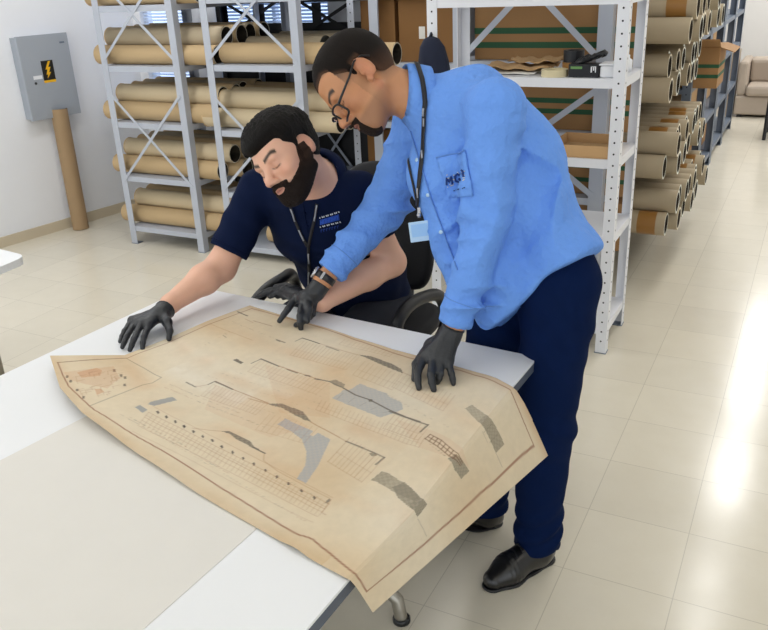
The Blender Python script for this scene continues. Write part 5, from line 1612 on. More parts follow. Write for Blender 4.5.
def head_prims(H, nose=1.0, jaw=1.0, brow=1.0):
    p = [H.e((0, -.018, .040), (.0745, .094, .080)), H.e((0, .022, .035), (.066, .066, .064), .03), H.e((0, .030, -.035), (.059, .056, .078), .035)]
    p += [H.e((0, .066, -.098), (.026*jaw, .022, .020), .035)]
    for s in (-1, 1):
        p += [H.c_((s*.056*jaw, .000, -.058), (s*.020*jaw, .064, -.098), .017, .017, .03), H.e((s*.043, .058, -.028), (.021, .022, .017), .025)]
    p += [H.c_((-.034, .078, .016), (.034, .078, .016), .0125*brow, .0125*brow, .018)]
    for s in (-1, 1): p += [H.e((s*.031, .094, -.006), (.0165, .014, .0115), .012, 's'), H.e((s*.031, .0735, -.006), (.0145, .0135, .0125), .004)]
    p += [H.c_((0, .086, .004), (0, .108*nose, -.034), .0085, .0125, .012), H.e((0, .112*nose, -.038), (.0115, .011, .0095), .008)]
    for s in (-1, 1): p += [H.e((s*.0125, .098, -.041), (.0075, .0105, .0075), .008)]
    p += [H.e((0, .082, -.068), (.026, .016, .020), .018)]
    p += [H.e((0, .0945, -.063), (.0215, .0075, .0048), .005), H.e((0, .0925, -.0735), (.018, .0078, .0056), .005), H.c_((-.021, .1005, -.0685), (.021, .1005, -.0685), .0018, .0018, .004, 's')]
    for s in (-1, 1):   # ears
        T = rotz(s*.50) @ rotx(-.18)
        p += [H.e((s*.0815, -.012, -.006), (.0065, .0185, .0315), .004, 'u', T), H.e((s*.0885, -.008, -.002), (.0060, .0105, .0185), .004, 's', T), H.e((s*.077, .001, -.034), (.0060, .008, .010), .005, 'u', T)]
        p += [H.e((s*.0790, .004, -.010), (.0045, .004, .0065), .003)]
    return p
def lids_pts(H, s, n=13):
    return [H.w(s*(.031 + .0145*math.cos(a)), .0735 + .0140*math.sqrt(max(0, 1 - (math.cos(a)*.92)**2)) * .98, -.006 - .0062*abs(math.sin(a))) for a in np.linspace(math.pi*.05, math.pi*.95, n)]

def hand_prims(wrist, joints, thumb, palm_r=.015, fr=.0085, dors=None, off=0.0):
    """joints: per finger [knuckle, middle joint, tip]; thumb: [base, joint, tip]"""
    W = np.asarray(wrist, float); p = []
    n = len(joints)
    for i, (a, b, c) in enumerate(joints):
        a, b, c = (np.asarray(q, float) for q in (a, b, c)); r = fr * (1.0, 1.03, 1.0, .88)[i]
        m = (b + c) / 2 + (b - (a + c) / 2) * .18
        p += [cone(W + (a - W) * .15, a, palm_r*1.05, palm_r*.86, .016), cone(a, b, r*1.22, r*1.05, .009), cone(b, m, r*1.07, r*.97, .003), cone(m, c, r*.97, r*.82, .003)]
    for i in range(n - 1):
        a, b = np.asarray(joints[i][0], float), np.asarray(joints[i+1][0], float)
        p += [cone(W + ((a+b)/2 - W) * .25, (a + b)/2 + (W - (a+b)/2) * .12, palm_r*.98, palm_r*.85, .016)]
    t0, t1, t2 = (np.asarray(q, float) for q in thumb)
    p += [cone(W + (t0 - W) * .3, t0, palm_r, palm_r*.98, .016), cone(t0, t1, palm_r*.92, fr*1.2, .010), cone(t1, t2, fr*1.18, fr*.92, .004)]
    return p
# ================================================================== people
def pix(x, y): return np.array(RIGHT) * ((x - 384) / FPX) + np.array(DOWN) * ((y - 315) / FPX) + np.array(FWD)
CAMP = A3(0, 0, CAM_H)
def on_z(x, y, zz): v = pix(x, y); return CAMP + v * ((zz - CAM_H) / v[2])
def on_y(x, y, Y): v = pix(x, y); return CAMP + v * (Y / v[1])
m_skin1 = mat('skin_warm_brown', '#b9835c', .5, vary=.05, scale=30, bump=.05, bscale=260, vcol='tint', sss=.12)
m_skin2 = mat('skin_light', '#d9a78c', .5, vary=.05, scale=30, bump=.05, bscale=260, vcol='tint', sss=.12)
m_hair = mat('black_hair', '#0e0b0a', .7, spec=.2, vary=.3, scale=160, bump=.9, bscale=320, stretch=(1, .35, 1))
m_beard = mat('trimmed_beard', '#241c18', .8, spec=.2, vcol='tint', vary=.35, scale=260, bump=.8, bscale=500)
m_buzz = mat('cropped_hair', '#241c18', .8, spec=.2, vcol='tint', vary=.3, scale=260, bump=.8, bscale=600)
m_glove = mat('black_nitrile', '#25282d', .42, vary=.08, bump=.25, bscale=130)
m_shirt = mat('light_blue_shirt', '#6c9ded', .8, vary=.05, scale=12, bump=.9, bscale=16, bdist=.022, spec=.2)
m_shirt_d = mat('light_blue_seam', '#5f8cd4', .8, vary=.04)
m_trous = mat('navy_trousers', '#071a40', .9, spec=.1, vary=.12, scale=14, bump=.2, bscale=60)
m_polo = mat('navy_polo', '#0c1836', .9, spec=.12, vary=.10, scale=18, bump=.2, bscale=300)
m_polo_d = mat('navy_polo_collar', '#0c1734', .9, spec=.12, vary=.08)
m_leather = mat('black_leather', '#121214', .28, vary=.1, bump=.08, bscale=90, coat=.3)
m_lany = mat('black_lanyard', '#17181d', .6, vary=.1)
m_lany_g = mat('silver_print', '#a9adb5', .4, .3, vary=.1)
m_frame = mat('black_glasses', '#101012', .3, vary=0)
m_badge = mat('badge_sleeve', '#bcdcf7', .25, vary=.04)
m_badge_p = mat('badge_print', '#5b9be0', .4, vary=.05)
m_steelw = mat('watch_steel', '#b8bac0', .25, .8, vary=.03)
m_logo_n = mat('navy_embroidery', '#1b3a7a', .8, vary=.05); m_logo_w = mat('white_embroidery', '#e9edf2', .8, vary=.03); m_logo_b = mat('blue_embroidery', '#2a5fd0', .7, vary=.06)
m_lens = bpy.data.materials.new('clear_lens'); m_lens.use_nodes = True
_b = m_lens.node_tree.nodes['Principled BSDF']; _b.inputs['Base Color'].default_value = (.95, .97, 1, 1); _b.inputs['Roughness'].default_value = .03; _b.inputs['Transmission Weight'].default_value = 1.0; _b.inputs['IOR'].default_value = 1.05
m_eye = mat('eye_white', '#d8d2c8', .2, vary=0)
LT = lambda c: np.array(lin(c)[:3])

def face_colors(H, V, skin, beard=None, stubble=0.0, scalp=0.0, browc='#1c1512', browang=0.0):
    """pigment of skin, lips, brows, lash lines and cropped scalp in head coordinates"""
    q = H.loc(V); x, y, z = q[:, 0], q[:, 1], q[:, 2]; c = np.tile(LT(skin), (len(V), 1)); near = np.linalg.norm(q, axis=1) < .19
    def bl(a, col):
        a = np.clip(a, 0, 1) * near; c[:] = c * (1 - a[:, None]) + LT(col) * a[:, None]
    ax = np.abs(x)
    bl(.30*np.exp(-(((ax-.045)/.02)**2 + ((z+.03)/.02)**2)) * (y > .03), '#c4705a')
    bl(.30*np.exp(-((x/.014)**2 + ((z+.038)/.012)**2)) * (y > .09), '#c07058')
    bl(.35*(ax > .07)*np.exp(-((y+.008)/.02)**2), '#c4705a')
    lip = np.exp(-((x/.021)**4 + ((z+.0685)/.0095)**4)) * (y > .082); bl(.75*lip, '#a3605a'); bl(.8*np.exp(-((x/.021)**4 + ((z+.0685)/.0016)**2)) * (y > .082), '#5a2f2c')
    zb = .018 + .010*np.clip((ax-.014)/.03, 0, 1) - 5.0*np.clip(ax-.042, 0, 1)**2*8
    bl(.97*np.exp(-((z - zb)/.0055)**4) * (ax > .012) * (ax < .052) * (y > .05), browc)
    ex = (ax - .031) / .0155; zl = -.0105 - .0035*(1 - ex**2)
    bl(.9*np.exp(-((z - zl)/.0016)**2) * (np.abs(ex) < 1.05) * (y > .066), '#241814')
    bl(.25*np.exp(-(((ax-.031)/.018)**2 + ((z+.004)/.010)**2)) * (y > .06), '#7a4a3a')
    bl(.6*np.exp(-(((ax-.006)/.004)**2 + ((z+.0455)/.003)**2)) * (y > .095), '#3a1f1a')
    return c, bl, (x, y, z, ax)

def decal(field, O, D, off=.0015):
    """points of a little grid pressed onto a garment's surface"""
    P = field.march(O.reshape(-1, 3), D.reshape(-1, 3)); N = field.grad(P); return (P + N*off).reshape(O.shape), N.reshape(O.shape)
def pix_patch(field, quad, nu, nv, off=.0015):
    """a patch on the surface whose corners lie where the four sight lines meet it"""
    q = [np.array(p, float) for p in quad]; u, v = np.meshgrid(np.linspace(0, 1, nu), np.linspace(0, 1, nv), indexing='ij'); u, v = u[..., None], v[..., None]
    px = (1-u)*(1-v)*q[0] + u*(1-v)*q[1] + u*v*q[2] + (1-u)*v*q[3]
    D = np.array(RIGHT)*((px[..., :1]-384)/FPX) + np.array(DOWN)*((px[..., 1:]-315)/FPX) + np.array(FWD); O = np.broadcast_to(CAMP, D.shape)
    return decal(field, O, D, off)
def patch_mesh(mb, G, mi=0): mb.grid([[tuple(p) for p in row] for row in G], mi)
def pix_line(field, pts, off=.002, step=4):
    P = []
    for i in range(len(pts)-1):
        n = max(1, int(math.dist(pts[i], pts[i+1]) / step))
        for k in range(n): t = k/n; P.append((pts[i][0]*(1-t)+pts[i+1][0]*t, pts[i][1]*(1-t)+pts[i+1][1]*t))
    P.append(pts[-1]); D = np.array([pix(*p) for p in P]); Q = field.march(np.tile(CAMP, (len(P), 1)), D); return Q + field.grad(Q)*off

# ------------------------------------------------------------------ the standing man
def cam_dir(x, y, z): return np.array(RIGHT)*x + np.array(DOWN)*y + np.array(FWD)*z
HF1, HU1 = cam_dir(-.59, .80, -.10), cam_dir(-.80, -.59, 0)
def standing_man():
    root = thing('person', 'standing man in light blue shirt and glasses leaning over the plan with black gloves', 'person', (-.60, 2.03, 0))
    H = Head(on_y(358.5, 81, 1.99), HF1, HU1, 1.075)
    neckb = A3(-.965, 2.075, 1.425)
    Ls, Rs = on_y(496, 108, 1.97), A3(-1.04, 2.235, 1.315)
    Le, Lw = on_y(485, 222, 1.90), A3(-.763, 1.845, .885)
    Re, Rw = A3(-1.150, 2.20, 1.060), A3(-1.275, 2.005, .868)
    pel, wai, che = A3(-.605, 2.10, .95), A3(-.685, 2.10, 1.10), A3(-.82, 2.11, 1.26)
    lat = nrm_(Ls - Rs)
    Lh, Rh = pel + lat*.09 + A3(0, 0, -.03), pel - lat*.09 + A3(0, 0, -.03)
    La, Ra = A3(-.568, 2.02, .10), on_z(486, 500, .10)
    Lk, Rk = A3(-.565, 2.03, .50), A3(-.765, 2.10, .50)
    # --- gloves: each finger as knuckle, middle joint, tip
    g = TT + .003
    gl = dict(fr=.0096, palm_r=.0185, wrist=A3(-.775, 1.835, .845), joints=[(on_z(425, 356, .795), on_z(418, 372, .779), on_z(419, 388, g+.006)), (on_z(433, 358, .797), on_z(431, 375, .781), on_z(433.7, 389.5, g+.006)), (on_z(441, 360, .795), on_z(440, 374, .775), on_z(437.5, 382, g+.006)), (on_z(448, 361, .790), on_z(451.5, 374, .772), on_z(453.4, 383.5, g+.006))],
              thumb=(on_z(431, 345, .800), on_z(416, 364, .778), on_z(414.5, 379, g+.006)))
    gr = dict(fr=.0098, wrist=A3(-1.285, 1.985, .845), joints=[(on_z(297, 297, .812), on_z(288, 309, .792), on_z(279.5, 321, .765)), (on_z(303, 301, .810), on_z(300, 316, .790), on_z(301, 328.5, g+.006)), (on_z(309, 302, .808), on_z(306, 318, .782), on_z(296, 325, .758)), (on_z(314, 301, .806), on_z(313, 314, .776), on_z(306, 319, .757))],
              thumb=(on_z(306, 297, .822), on_z(309, 309, .80), on_z(307, 321, .774)))
    body = [cone(pel, wai, .095, .085, .05, wide=lat, s=1.25), cone(wai, che, .085, .090, .05, wide=lat, s=1.28), cone(che, (Ls+Rs)/2, .090, .065, .05, wide=lat, s=1.40),
            cone(Ls, Rs, .058, .058, .06), cone((Ls+Rs)/2 + A3(.0, 0, .0), neckb, .085, .066, .05), cone(neckb + A3(.01,0,-.02), H.w(0, -.030, -.035), .060, .056, .03),
            cone(Ls, Le, .048, .034, .03), cone(Le, Lw, .034, .029, .02), cone(Rs, Re, .048, .034, .03), cone(Re, Rw, .034, .029, .02),
            cone(Lh, Lk, .085, .058, .05), cone(Lk, La, .056, .040, .03), cone(Rh, Rk, .085, .058, .05), cone(Rk, Ra, .056, .040, .03)]
    hp = head_prims(H, 1.0, 1.02)
    hb = [Prim(q.fn, q.lo, q.hi, q.k, q.op) for q in hp]
    def thin(pr):
        out = []
        for q in pr: out.append(Prim((lambda f: (lambda P: f(P) + .0022))(q.fn), q.lo, q.hi, q.k, q.op))
        return out
    hl, hr = hand_prims(**gl), hand_prims(**gr)
    wl_ = [cone(Lw, gl['wrist'], .029, .026, .015, wide=lat, s=1.15)]; wr_ = [cone(Rw, gr['wrist'], .029, .026, .015)]
    fb = Field(body + hb + wl_ + wr_ + thin(hl) + thin(hr))
    V, F = fb.mesh(.0034)
    skin = '#c28a62'
    c, bl, (x, y, z, ax) = face_colors(H, V, skin)
    # cropped hair tint on the scalp, fading to the neck, and goatee stubble
    hl_ = .055 + .012*np.cos(x*30) - 0.0*x                      # front hairline height
    top = np.clip((z - (.070 - .55*np.clip(.085 - y, 0, .2)*.55))/.012, 0, 1) * (y > .02)
    side = np.clip((z - (-.005 - .15*np.clip(-y, 0, 1)))/.05, 0, 1) * (y <= .045)
    back = np.clip((-.02 - y)/.02, 0, 1) * np.clip((z + .075)/.05, 0, 1)
    ear = np.exp(-(((y+.010)/.022)**2 + ((z+.008)/.034)**2)) * (ax > .068)
    bl(.93*np.maximum(np.maximum(top*(z > .05), side), back)*(1-ear), '#2a201b')
    bl(.55*np.exp(-(((ax-.06)/.02)**2 + ((z+.03)/.045)**2)) * (y > -.01)*(y < .03)*0.5, '#4a3226')
    bl(.42*np.clip((-.058 - z)/.012, 0, 1)*np.clip((y-.0)/.03, 0, 1), '#3a281f')
    bl(.75*np.exp(-((x/.026)**4 + ((z+.0555)/.0055)**2)) * (y > .07), '#231915')
    mesh_object('body', V, F, m_skin1, root, c)
    # --- hair (cropped top) and goatee
    hc = [H.e((0, -.018, .040), (.0745, .094, .080)), H.e((0, .022, .035), (.066, .066, .064), .03), H.e((0, -.045, -.005), (.060, .055, .060), .04)]
    def low(y, ax): return np.interp(y, [-.2, -.05, -.034, -.028, .004, .007, .016, .020, .042, .058, .2], [-.062, -.052, -.030, .024, .024, -.016, -.016, .018, .040, .060, .066]) + np.where(y > .045, .22*ax, 0)
    def hair_post(P):
        x, y, z = H.loc(P).T; lw = low(y, np.abs(x)); t = np.clip((z - lw)/.06, 0, 1)
        return np.maximum(lw - z, 0)*.8 - .0040*t + .0005*np.sin(x*900)*np.sin(y*800)*t
    V, F = Field(hc, hair_post, .0011).mesh(.0034)
    x, y, z = H.loc(V).T; t = np.clip((z - low(y, np.abs(x)) - .004)/.058, 0, 1)[:, None]; t = np.where((y > -.034)[:, None], np.clip(t*4.0 + .25, 0, 1), t)
    mesh_object('hair', V, F, m_buzz, root, LT('#5d4333')*(1-t)**1.3 + LT('#17110e')*(1-(1-t)**1.3))
    lipm = lambda x, z: (1 - np.sqrt((x/.021)**2 + ((z+.0690)/.0095)**2))*.03
    def gm(P):
        x, y, z = H.loc(P).T; ax = np.abs(x)
        m_ = np.maximum.reduce([z - (-.0525 - .12*ax), ax - .0245 + np.clip(z + .062, 0, 1)*.2 - np.clip(-.08 - z, 0, .02)*.2, .068 - y, lipm(x, z), -.132 - z]); return np.maximum(m_, 0)*.9 + .0010*wrinkle(P, 900, 2)
    V, F = Field([q for q in head_prims(H, 1.0, 1.02)], gm, .0018).mesh(.0026); mesh_object('goatee', V, F, m_beard, root, np.tile(LT('#241913'), (len(V), 1)))
    # --- glasses, slid down the nose
    sq = lambda v, e: math.copysign(abs(v)**e, v)
    def rim(s):
        return [H.w(s*(.0365 + .0275*sq(math.cos(a), .38)), .1130 - .013*max(0, math.cos(a)) - .16*(.0205*sq(math.sin(a), .38) + .0205)*-1 - .008, -.022 + .0200*sq(math.sin(a), .38)) for a in np.linspace(0, 2*math.pi, 33)[:-1]]
    m = MB(); m.tube([H.w(-.011, .110, -.013), H.w(0, .1135, -.009), H.w(.011, .110, -.013)], .0026*H.s, 8)
    for s in (-1, 1): m.tube(rim(s), .0028*H.s, 8, closed=True)
    gf = m.build('glasses', m_frame, root)
    for s in (-1, 1):
        m = MB(); m.tube([H.w(s*.060, .096, -.008), H.w(s*.071, .086, -.006), H.w(s*.080, .03, .008), H.w(s*.083, -.005, .021), H.w(s*.083, -.028, .016), H.w(s*.080, -.042, .0)], [.0038, .0034, .0030, .0028, .0026, .0022], 8); m.build('temple', m_frame, gf)
        R0 = rim(s); m = MB(); c0 = sum(R0, np.zeros(3)) / len(R0); m._add([tuple(c0)] + [tuple(p) for p in R0], [(0, 1+i, 1+(i+1) % len(R0)) for i in range(len(R0))], 0, True); m.build('lens', m_lens, gf)
    # --- shirt
    fwd = nrm_(np.cross(lat, A3(-.58, 0, .82)))
    hem = A3(0, 0, 0)
    sh = [cone(A3(-.595, 2.105, .965), A3(-.675, 2.10, 1.11), .118, .124, .05, wide=lat, s=1.22), cone(A3(-.675, 2.10, 1.11), che, .124, .126, .06, wide=lat, s=1.22), cone(che, (Ls+Rs)/2 + A3(.01, .01, .0), .124, .098, .06, wide=lat, s=1.38),
          cone(Ls + A3(.0,.01,-.004), Rs, .066, .066, .06), cone(on_y(478, 96, 2.12), on_y(528, 152, 2.13), .082, .096, .06), cone((Ls+Rs)/2, neckb + A3(.02, 0, -.02), .098, .076, .06),
          cone(A3(-.90, 2.02, 1.22), A3(-.765, 1.985, .95), .070, .075, .09, wide=lat, s=1.15), cone(A3(-.73, 1.99, 1.0), A3(-.70, 1.985, .87), .075, .070, .06), cone(A3(-.605, 2.10, 1.0), A3(-.585, 2.09, .84), .128, .138, .05, wide=lat, s=1.2), cone(Lh + A3(.0, -.01, .06), Lh + A3(.01, -.01, -.06), .112, .118, .04)]
    sl = [cone(Ls, Ls*.5 + Le*.5, .070, .067, .035), cone(Ls*.5 + Le*.5, Le, .068, .064, .010), cone(Le, Lw + (Lw - Le)*.02, .062, .046, .010), cone(Lw - (Lw - Le)*.22, Lw + (Lw-Le)*.04, .044, .042, .01)]
    sr = [cone(Rs, Re, .076, .066, .045), cone(Re, Rw - (Rw - Re)*.03, .066, .045, .03), cone(Rw - (Rw - Re)*.25, Rw - (Rw-Re)*.02, .044, .042, .01)]
    lo, hi = A3(-3, 0, 0), A3(3, 5, 3)
    HA, HB = on_y(600, 248, 2.10), on_y(497, 321, 1.93); hn = nrm_(np.cross(HB - HA, A3(.35, .93, .06))); hn = hn if hn[2] < 0 else -hn
    cut = [half(Lw + (Lw - Le)*.06, Lw - Le, lo, hi), half(Rw - (Rw-Re)*.01, Rw - Re, lo, hi), half(HA, hn, lo, hi, k=.010)]
    # the cuff planes must only cut their own sleeve
    def local_cut(p, n, c, rad):
        p, n, c = np.asarray(p), nrm_(n), np.asarray(c)
        return Prim(lambda P: np.where(np.linalg.norm(P - c, axis=1) < rad, (P - p) @ n, -1.0), lo, hi, .003, 'i')
    cut[0] = local_cut(Lw + (Lw - Le)*.06, Lw - Le, Lw, .13); cut[1] = local_cut(Rw - (Rw-Re)*.11, Rw - Re, Rw, .13)
    def fold(P):
        d = np.zeros(len(P))
        def limb(a, b, amp, f, tw, seed):
            ba = b - a; L = np.linalg.norm(ba); u = ba / L; pa = P - a; t = pa @ u / L; rad = np.linalg.norm(pa - np.outer(pa @ u, u), axis=1)
            w = np.exp(-np.clip(rad - .09, 0, 1)**2/.0004) * np.clip(t + .15, 0, 1) * (t < 1.25)
            s1 = nrm_(np.cross(u, A3(.3, 1, .2))); ang = pa @ s1 / .07
            ph = t * f + tw * ang + seed + .6*np.sin(t*7 + seed)
            return amp * w * (2*np.abs(np.sin(ph*.5))**.75 - 1.55) * (.55 + .45*np.sin(ang*1.3 + t*5 + seed)) * np.clip((1.02 - t)*7, 0, 1)
        d += limb(Ls, Le, .0130, 20, 2.8, .3) + limb(Le, Lw, .0150, 26, 2.4, 1.9) + limb(Rs, Re, .0140, 22, 2.8, 2.0) + limb(Re, Rw, .0150, 27, 2.4, .7)
        for e in (Le, Re): d += .0050*np.exp(-(np.linalg.norm(P - e, axis=1)/.085)**2)*np.sin((P @ A3(30, 25, 95)))
        tor = np.exp(-(np.linalg.norm((P - A3(-.68, 2.03, 1.10))/A3(.24, .24, .26), axis=1))**4)
        q = P - A3(-.74, 1.98, 1.40)                         # pull lines fan out from the armpit and drape from the shoulder
        ang = np.arctan2(q[:, 0], -q[:, 2]); rr = np.hypot(q[:, 0], q[:, 2])
        d += .0130*tor*(2*np.abs(np.sin(ang*6.5 + rr*5 + .6*np.sin(rr*22)))**.75 - 1.3) * np.clip(rr/.2, 0, 1.2) + .0085*tor*wrinkle(P*A3(1, 1, .45), 34, 5)
        d += .0020*wrinkle(P, 42, 8)
        return d
    fs = Field(sh + cut[2:] + sl + sr + cut[:2], fold); V, F = fs.mesh(.0052); shirt = mesh_object('shirt', V, F, m_shirt, root)
    # collar: a band round the neck and a folded fall
    nd = nrm_(H.w(0, -.03, -.05) - neckb); cu = nrm_(np.cross(nd, A3(0, 1, 0))); cv = np.cross(nd, cu)
    rows = []
    cfw = nrm_(fwd - nd*(fwd @ nd)); csd = np.cross(nd, cfw)
    for t_, (rad, hgt) in enumerate(((.070, -.005), (.067, .030), (.0655, .056), (.068, .061), (.073, .052), (.080, .020), (.083, -.004))):
        row = []
        for k in range(37):
            a = math.pi*(-1 + 2*k/36)*.93; fr = .5 + .5*math.cos(a)      # a = 0 is the nape
            dirv = -cfw*math.cos(a) + csd*math.sin(a)
            drop = -.032*(1-fr)**1.5 * (1 if t_ < 4 else 1.3); ext = 0 if t_ < 4 else (.020*(1-fr)**3) * (t_-3)/3
            row.append(tuple(neckb + nd*(hgt + drop) + dirv*(rad + ext) * (1 + .05*(1-fr))))
        rows.append(row)
    m = MB(); m.grid(rows); m.build('collar', m_shirt, root, solid=.003)
    # placket, pocket, buttons, cuffs on the cloth
    m = MB(); L_ = pix_line(fs, [(411, 131), (421, 165), (432, 200), (445, 235), (458, 270)], .0025); m.tube([tuple(p) for p in L_], .0022, 6); m.build('placket_seam', m_shirt_d, shirt)
    for p in ((417, 160), (428, 195), (441, 232)):
        Q = fs.march(CAMP, pix(*p)); N = fs.grad(Q); m = MB(); m.lathe([(.0001, .003), (.005, .003), (.0055, 0)], c=Q[0], axis=N[0], n=14); m.build('button', m_badge, shirt)
    G, _ = pix_patch(fs, [(437, 158), (466, 150), (474, 196), (449, 198)], 12, 14, .004); m = MB(); patch_mesh(m, G); m.build('chest_pocket', m_shirt, shirt, solid=.0025)
    m = MB(); L_ = pix_line(fs, [(437, 158), (452, 155), (466, 150)], .0062); m.tube([tuple(p) for p in L_], .0018, 6); m.build('pocket_hem', m_shirt_d, shirt)
    # embroidered letters MG and a line of small print on the pocket
    m = MB()
    def ptl(pts, w): m.tube([tuple(p) for p in pix_line(fs, pts, .0075, 1.5)], w, 6)
    mw = MB(); rr_ = random.Random(5)
    for k in range(26):
        a_, b_ = rr_.uniform(446, 465), rr_.uniform(174, 187); L2 = rr_.uniform(1, 2.4); b_ -= (a_ - 446)*.25
        mw.tube([tuple(p) for p in pix_line(fs, [(a_, b_), (a_ + L2, b_ - .3*L2)], .0062, 1.5)], .0011, 5)
    mw.build('cream_stitching', mat('cream_embroidery', '#d6d3c2', .8, vary=.1), shirt)
    for pts in ([(446.5, 184), (446.3, 177), (449, 181), (451, 175.5), (452, 183)], [(459.5, 174), (457, 172.8), (454.5, 175.5), (455.2, 180), (458.5, 181), (460.3, 178), (458, 177.7)], [(464, 170.5), (465, 177.5)]):
        m = MB(); m.tube([tuple(p) for p in pix_line(fs, pts, .0075, 1.5)], .0027, 6); m.build('embroidered_letter', m_logo_n, shirt)
    m = MB()
    for k in range(6): ptl([(453.5 + 2.1*k, 190.5 - .8*k), (454.7 + 2.1*k, 190 - .8*k)], .0015)
    m.build('small_print', m_logo_n, shirt)
    for (w_, e_, s_) in ((Lw, Le, .05), (Rw, Re, -.11)):
        d_ = nrm_(w_ - e_); m = MB(); c0 = w_ - d_*.068 + d_*np.linalg.norm(w_-e_)*s_
        u_ = nrm_(np.cross(d_, A3(0, 1, .2))); v_ = np.cross(d_, u_); ring = []
        for k in range(28):
            a = 2*math.pi*k/28; D_ = -(u_*math.cos(a) + v_*math.sin(a)); Q = fs.march(c0 - D_*.10, D_, .2); ring.append(tuple(Q[0] + fs.grad(Q)[0]*.0006))
        m.tube(ring, .0014, 6, closed=True); m.build('cuff_seam', m_shirt_d, shirt)
    # --- gloves
    for nm, hp_, gw, w_, el in (('left', hl, gl, Lw, Le), ('right', hr, gr, Rw, Re)):
        d_ = nrm_(w_ - gw['wrist']); cuff = gw['wrist'] + d_*.020
        pr = hp_ + [cone(gw['wrist'] - d_*.01, cuff + d_*.012, .0285, .0315, .012, wide=lat if nm == 'left' else None, s=1.15 if nm == 'left' else 1)]
        c_ = cuff.copy(); n_ = d_.copy()
        pr += [Prim((lambda P, c_=c_, n_=n_: (P - c_) @ n_), lo, hi, .003, 'i')]
        V, F = Field(pr, lambda P: .0007*wrinkle(P, 220, 3)).mesh(.0026); go = mesh_object('glove', V, F, m_glove, root)
        u_ = nrm_(np.cross(d_, A3(0, 1, .2))); v_ = np.cross(d_, u_); m = MB(); ff = Field(pr)
        ring = []
        for k in range(28):
            a = 2*math.pi*k/28; D_ = -(u_*math.cos(a) + v_*math.sin(a)); Q = ff.march(cuff - d_*.004 - D_*.08, D_, .16); ring.append(tuple(Q[0]))
        m.tube(ring, .0018, 6, closed=True); m.build('rolled_cuff', m_glove, go)
    # --- watch on the right wrist
    d_ = nrm_(Rw - gr['wrist']); c0 = gr['wrist'] + d_*.040; u_ = nrm_(np.cross(d_, A3(0, 1, .2))); v_ = np.cross(d_, u_); rowsw = []
    for off_, rr_ in ((-.011, .0305), (-.009, .0335), (.009, .0335), (.011, .0305)):
        rowsw.append([tuple(c0 + d_*off_ + (u_*math.cos(2*math.pi*k/30) + v_*math.sin(2*math.pi*k/30))*rr_) for k in range(31)])
    m = MB(); m.grid(rowsw); wt = m.build('wrist_watch', m_black, root, solid=.002)
    tocam = nrm_(CAMP - c0); fdir = nrm_(A3(-.75, -.25, .55)); fdir = nrm_(fdir - d_*(fdir @ d_))
    m = MB(); m.lathe([(.0001, 0), (.019, 0), (.0205, .003), (.0205, .008), (.017, .010)], c=c0 + fdir*.031, axis=fdir, n=26); m.build('watch_case', m_steelw, wt)
    m = MB(); m.lathe([(.0175, .0), (.0001, .0)], c=c0 + fdir*.0413, axis=fdir, n=26); m.build('watch_face', m_black, wt)
    f2 = nrm_(nrm_(A3(.2, -.9, .35)) - d_*(nrm_(A3(.2, -.9, .35)) @ d_)); s2 = np.cross(d_, f2); m = MB(); m.obox(c0 + f2*.0345, s2*.004, d_*.0125, f2*.0018); m.build('buckle', m_steelw, wt)
    # --- lanyard and badge
    fl = Field(sh + [cone(neckb + nd*.0, neckb + nd*.050, .090, .078, .01)], fold)
    def strap(pts, name, w, parent, mt, off=.004):
        Q = pix_line(fl, pts, off, 3); N = fl.grad(Q); rows = [[], []]
        for i in range(len(Q)):
            t_ = nrm_(Q[min(i+1, len(Q)-1)] - Q[max(i-1, 0)]); sd = nrm_(np.cross(t_, N[i])); rows[0].append(tuple(Q[i] - sd*w/2)); rows[1].append(tuple(Q[i] + sd*w/2))
        m = MB(); m.grid(rows); return m.build(name, mt, parent, solid=.0016)
    ln = strap([(413, 58), (418, 68), (422, 80), (424.5, 94), (425.5, 105), (425, 128), (424, 150), (421, 175), (419, 198), (418.5, 206)], 'lanyard', .013, root, m_lany, .006)
    strap([(404, 132), (407, 150), (411, 170), (415, 188), (418, 204)], 'lanyard_strap', .009, ln, m_lany)
    for p in ((424.5, 112), (423.5, 155), (419.5, 192), (425.3, 122)):
        strap([(p[0], p[1] - 4), (p[0] + .2, p[1] + 4)], 'lanyard_print', .005, ln, m_lany_g, .0085)
    Q = fs.march(CAMP, pix(418.5, 206))[0]; rt = np.array(RIGHT); rt = nrm_(rt - A3(0,0,1)*rt[2]); nb_ = nrm_(np.cross(rt, A3(0, 0, 1))); Q = Q + nb_*.022
    m = MB(); m.obox(Q + A3(0, 0, -.012), rt*.004, A3(0, 0, .014), nb_*.002); m.lathe([(.0001, -.003), (.006, -.003), (.006, .003), (.0001, .003)], c=Q + A3(0,0,-.02), axis=nb_, n=14); m.build('badge_clip', m_steelw, ln)
    cb = Q + A3(0, 0, -.062) + rt*.008 + nb_*.012; up_ = nrm_(A3(0, 0, 1) - rt*.10); r2_ = nrm_(rt + A3(0, 0, .10))
    m = MB(); m.obox(cb, r2_*.036, up_*.029, nb_*.002); bd = m.build('badge', m_badge, ln, bevel=.003)
    m = MB(); m.obox(cb + nb_*.0024 + up_*.004, r2_*.030, up_*.018, nb_*.0004); m.build('badge_card', mat('badge_card', '#9cc8f2', .4, vary=.05), bd)
    m = MB(); m.disc(cb + nb_*.0031 + r2_*.023 - up_*.003, nb_, .010, 16); m.build('badge_mark', m_badge_p, bd)
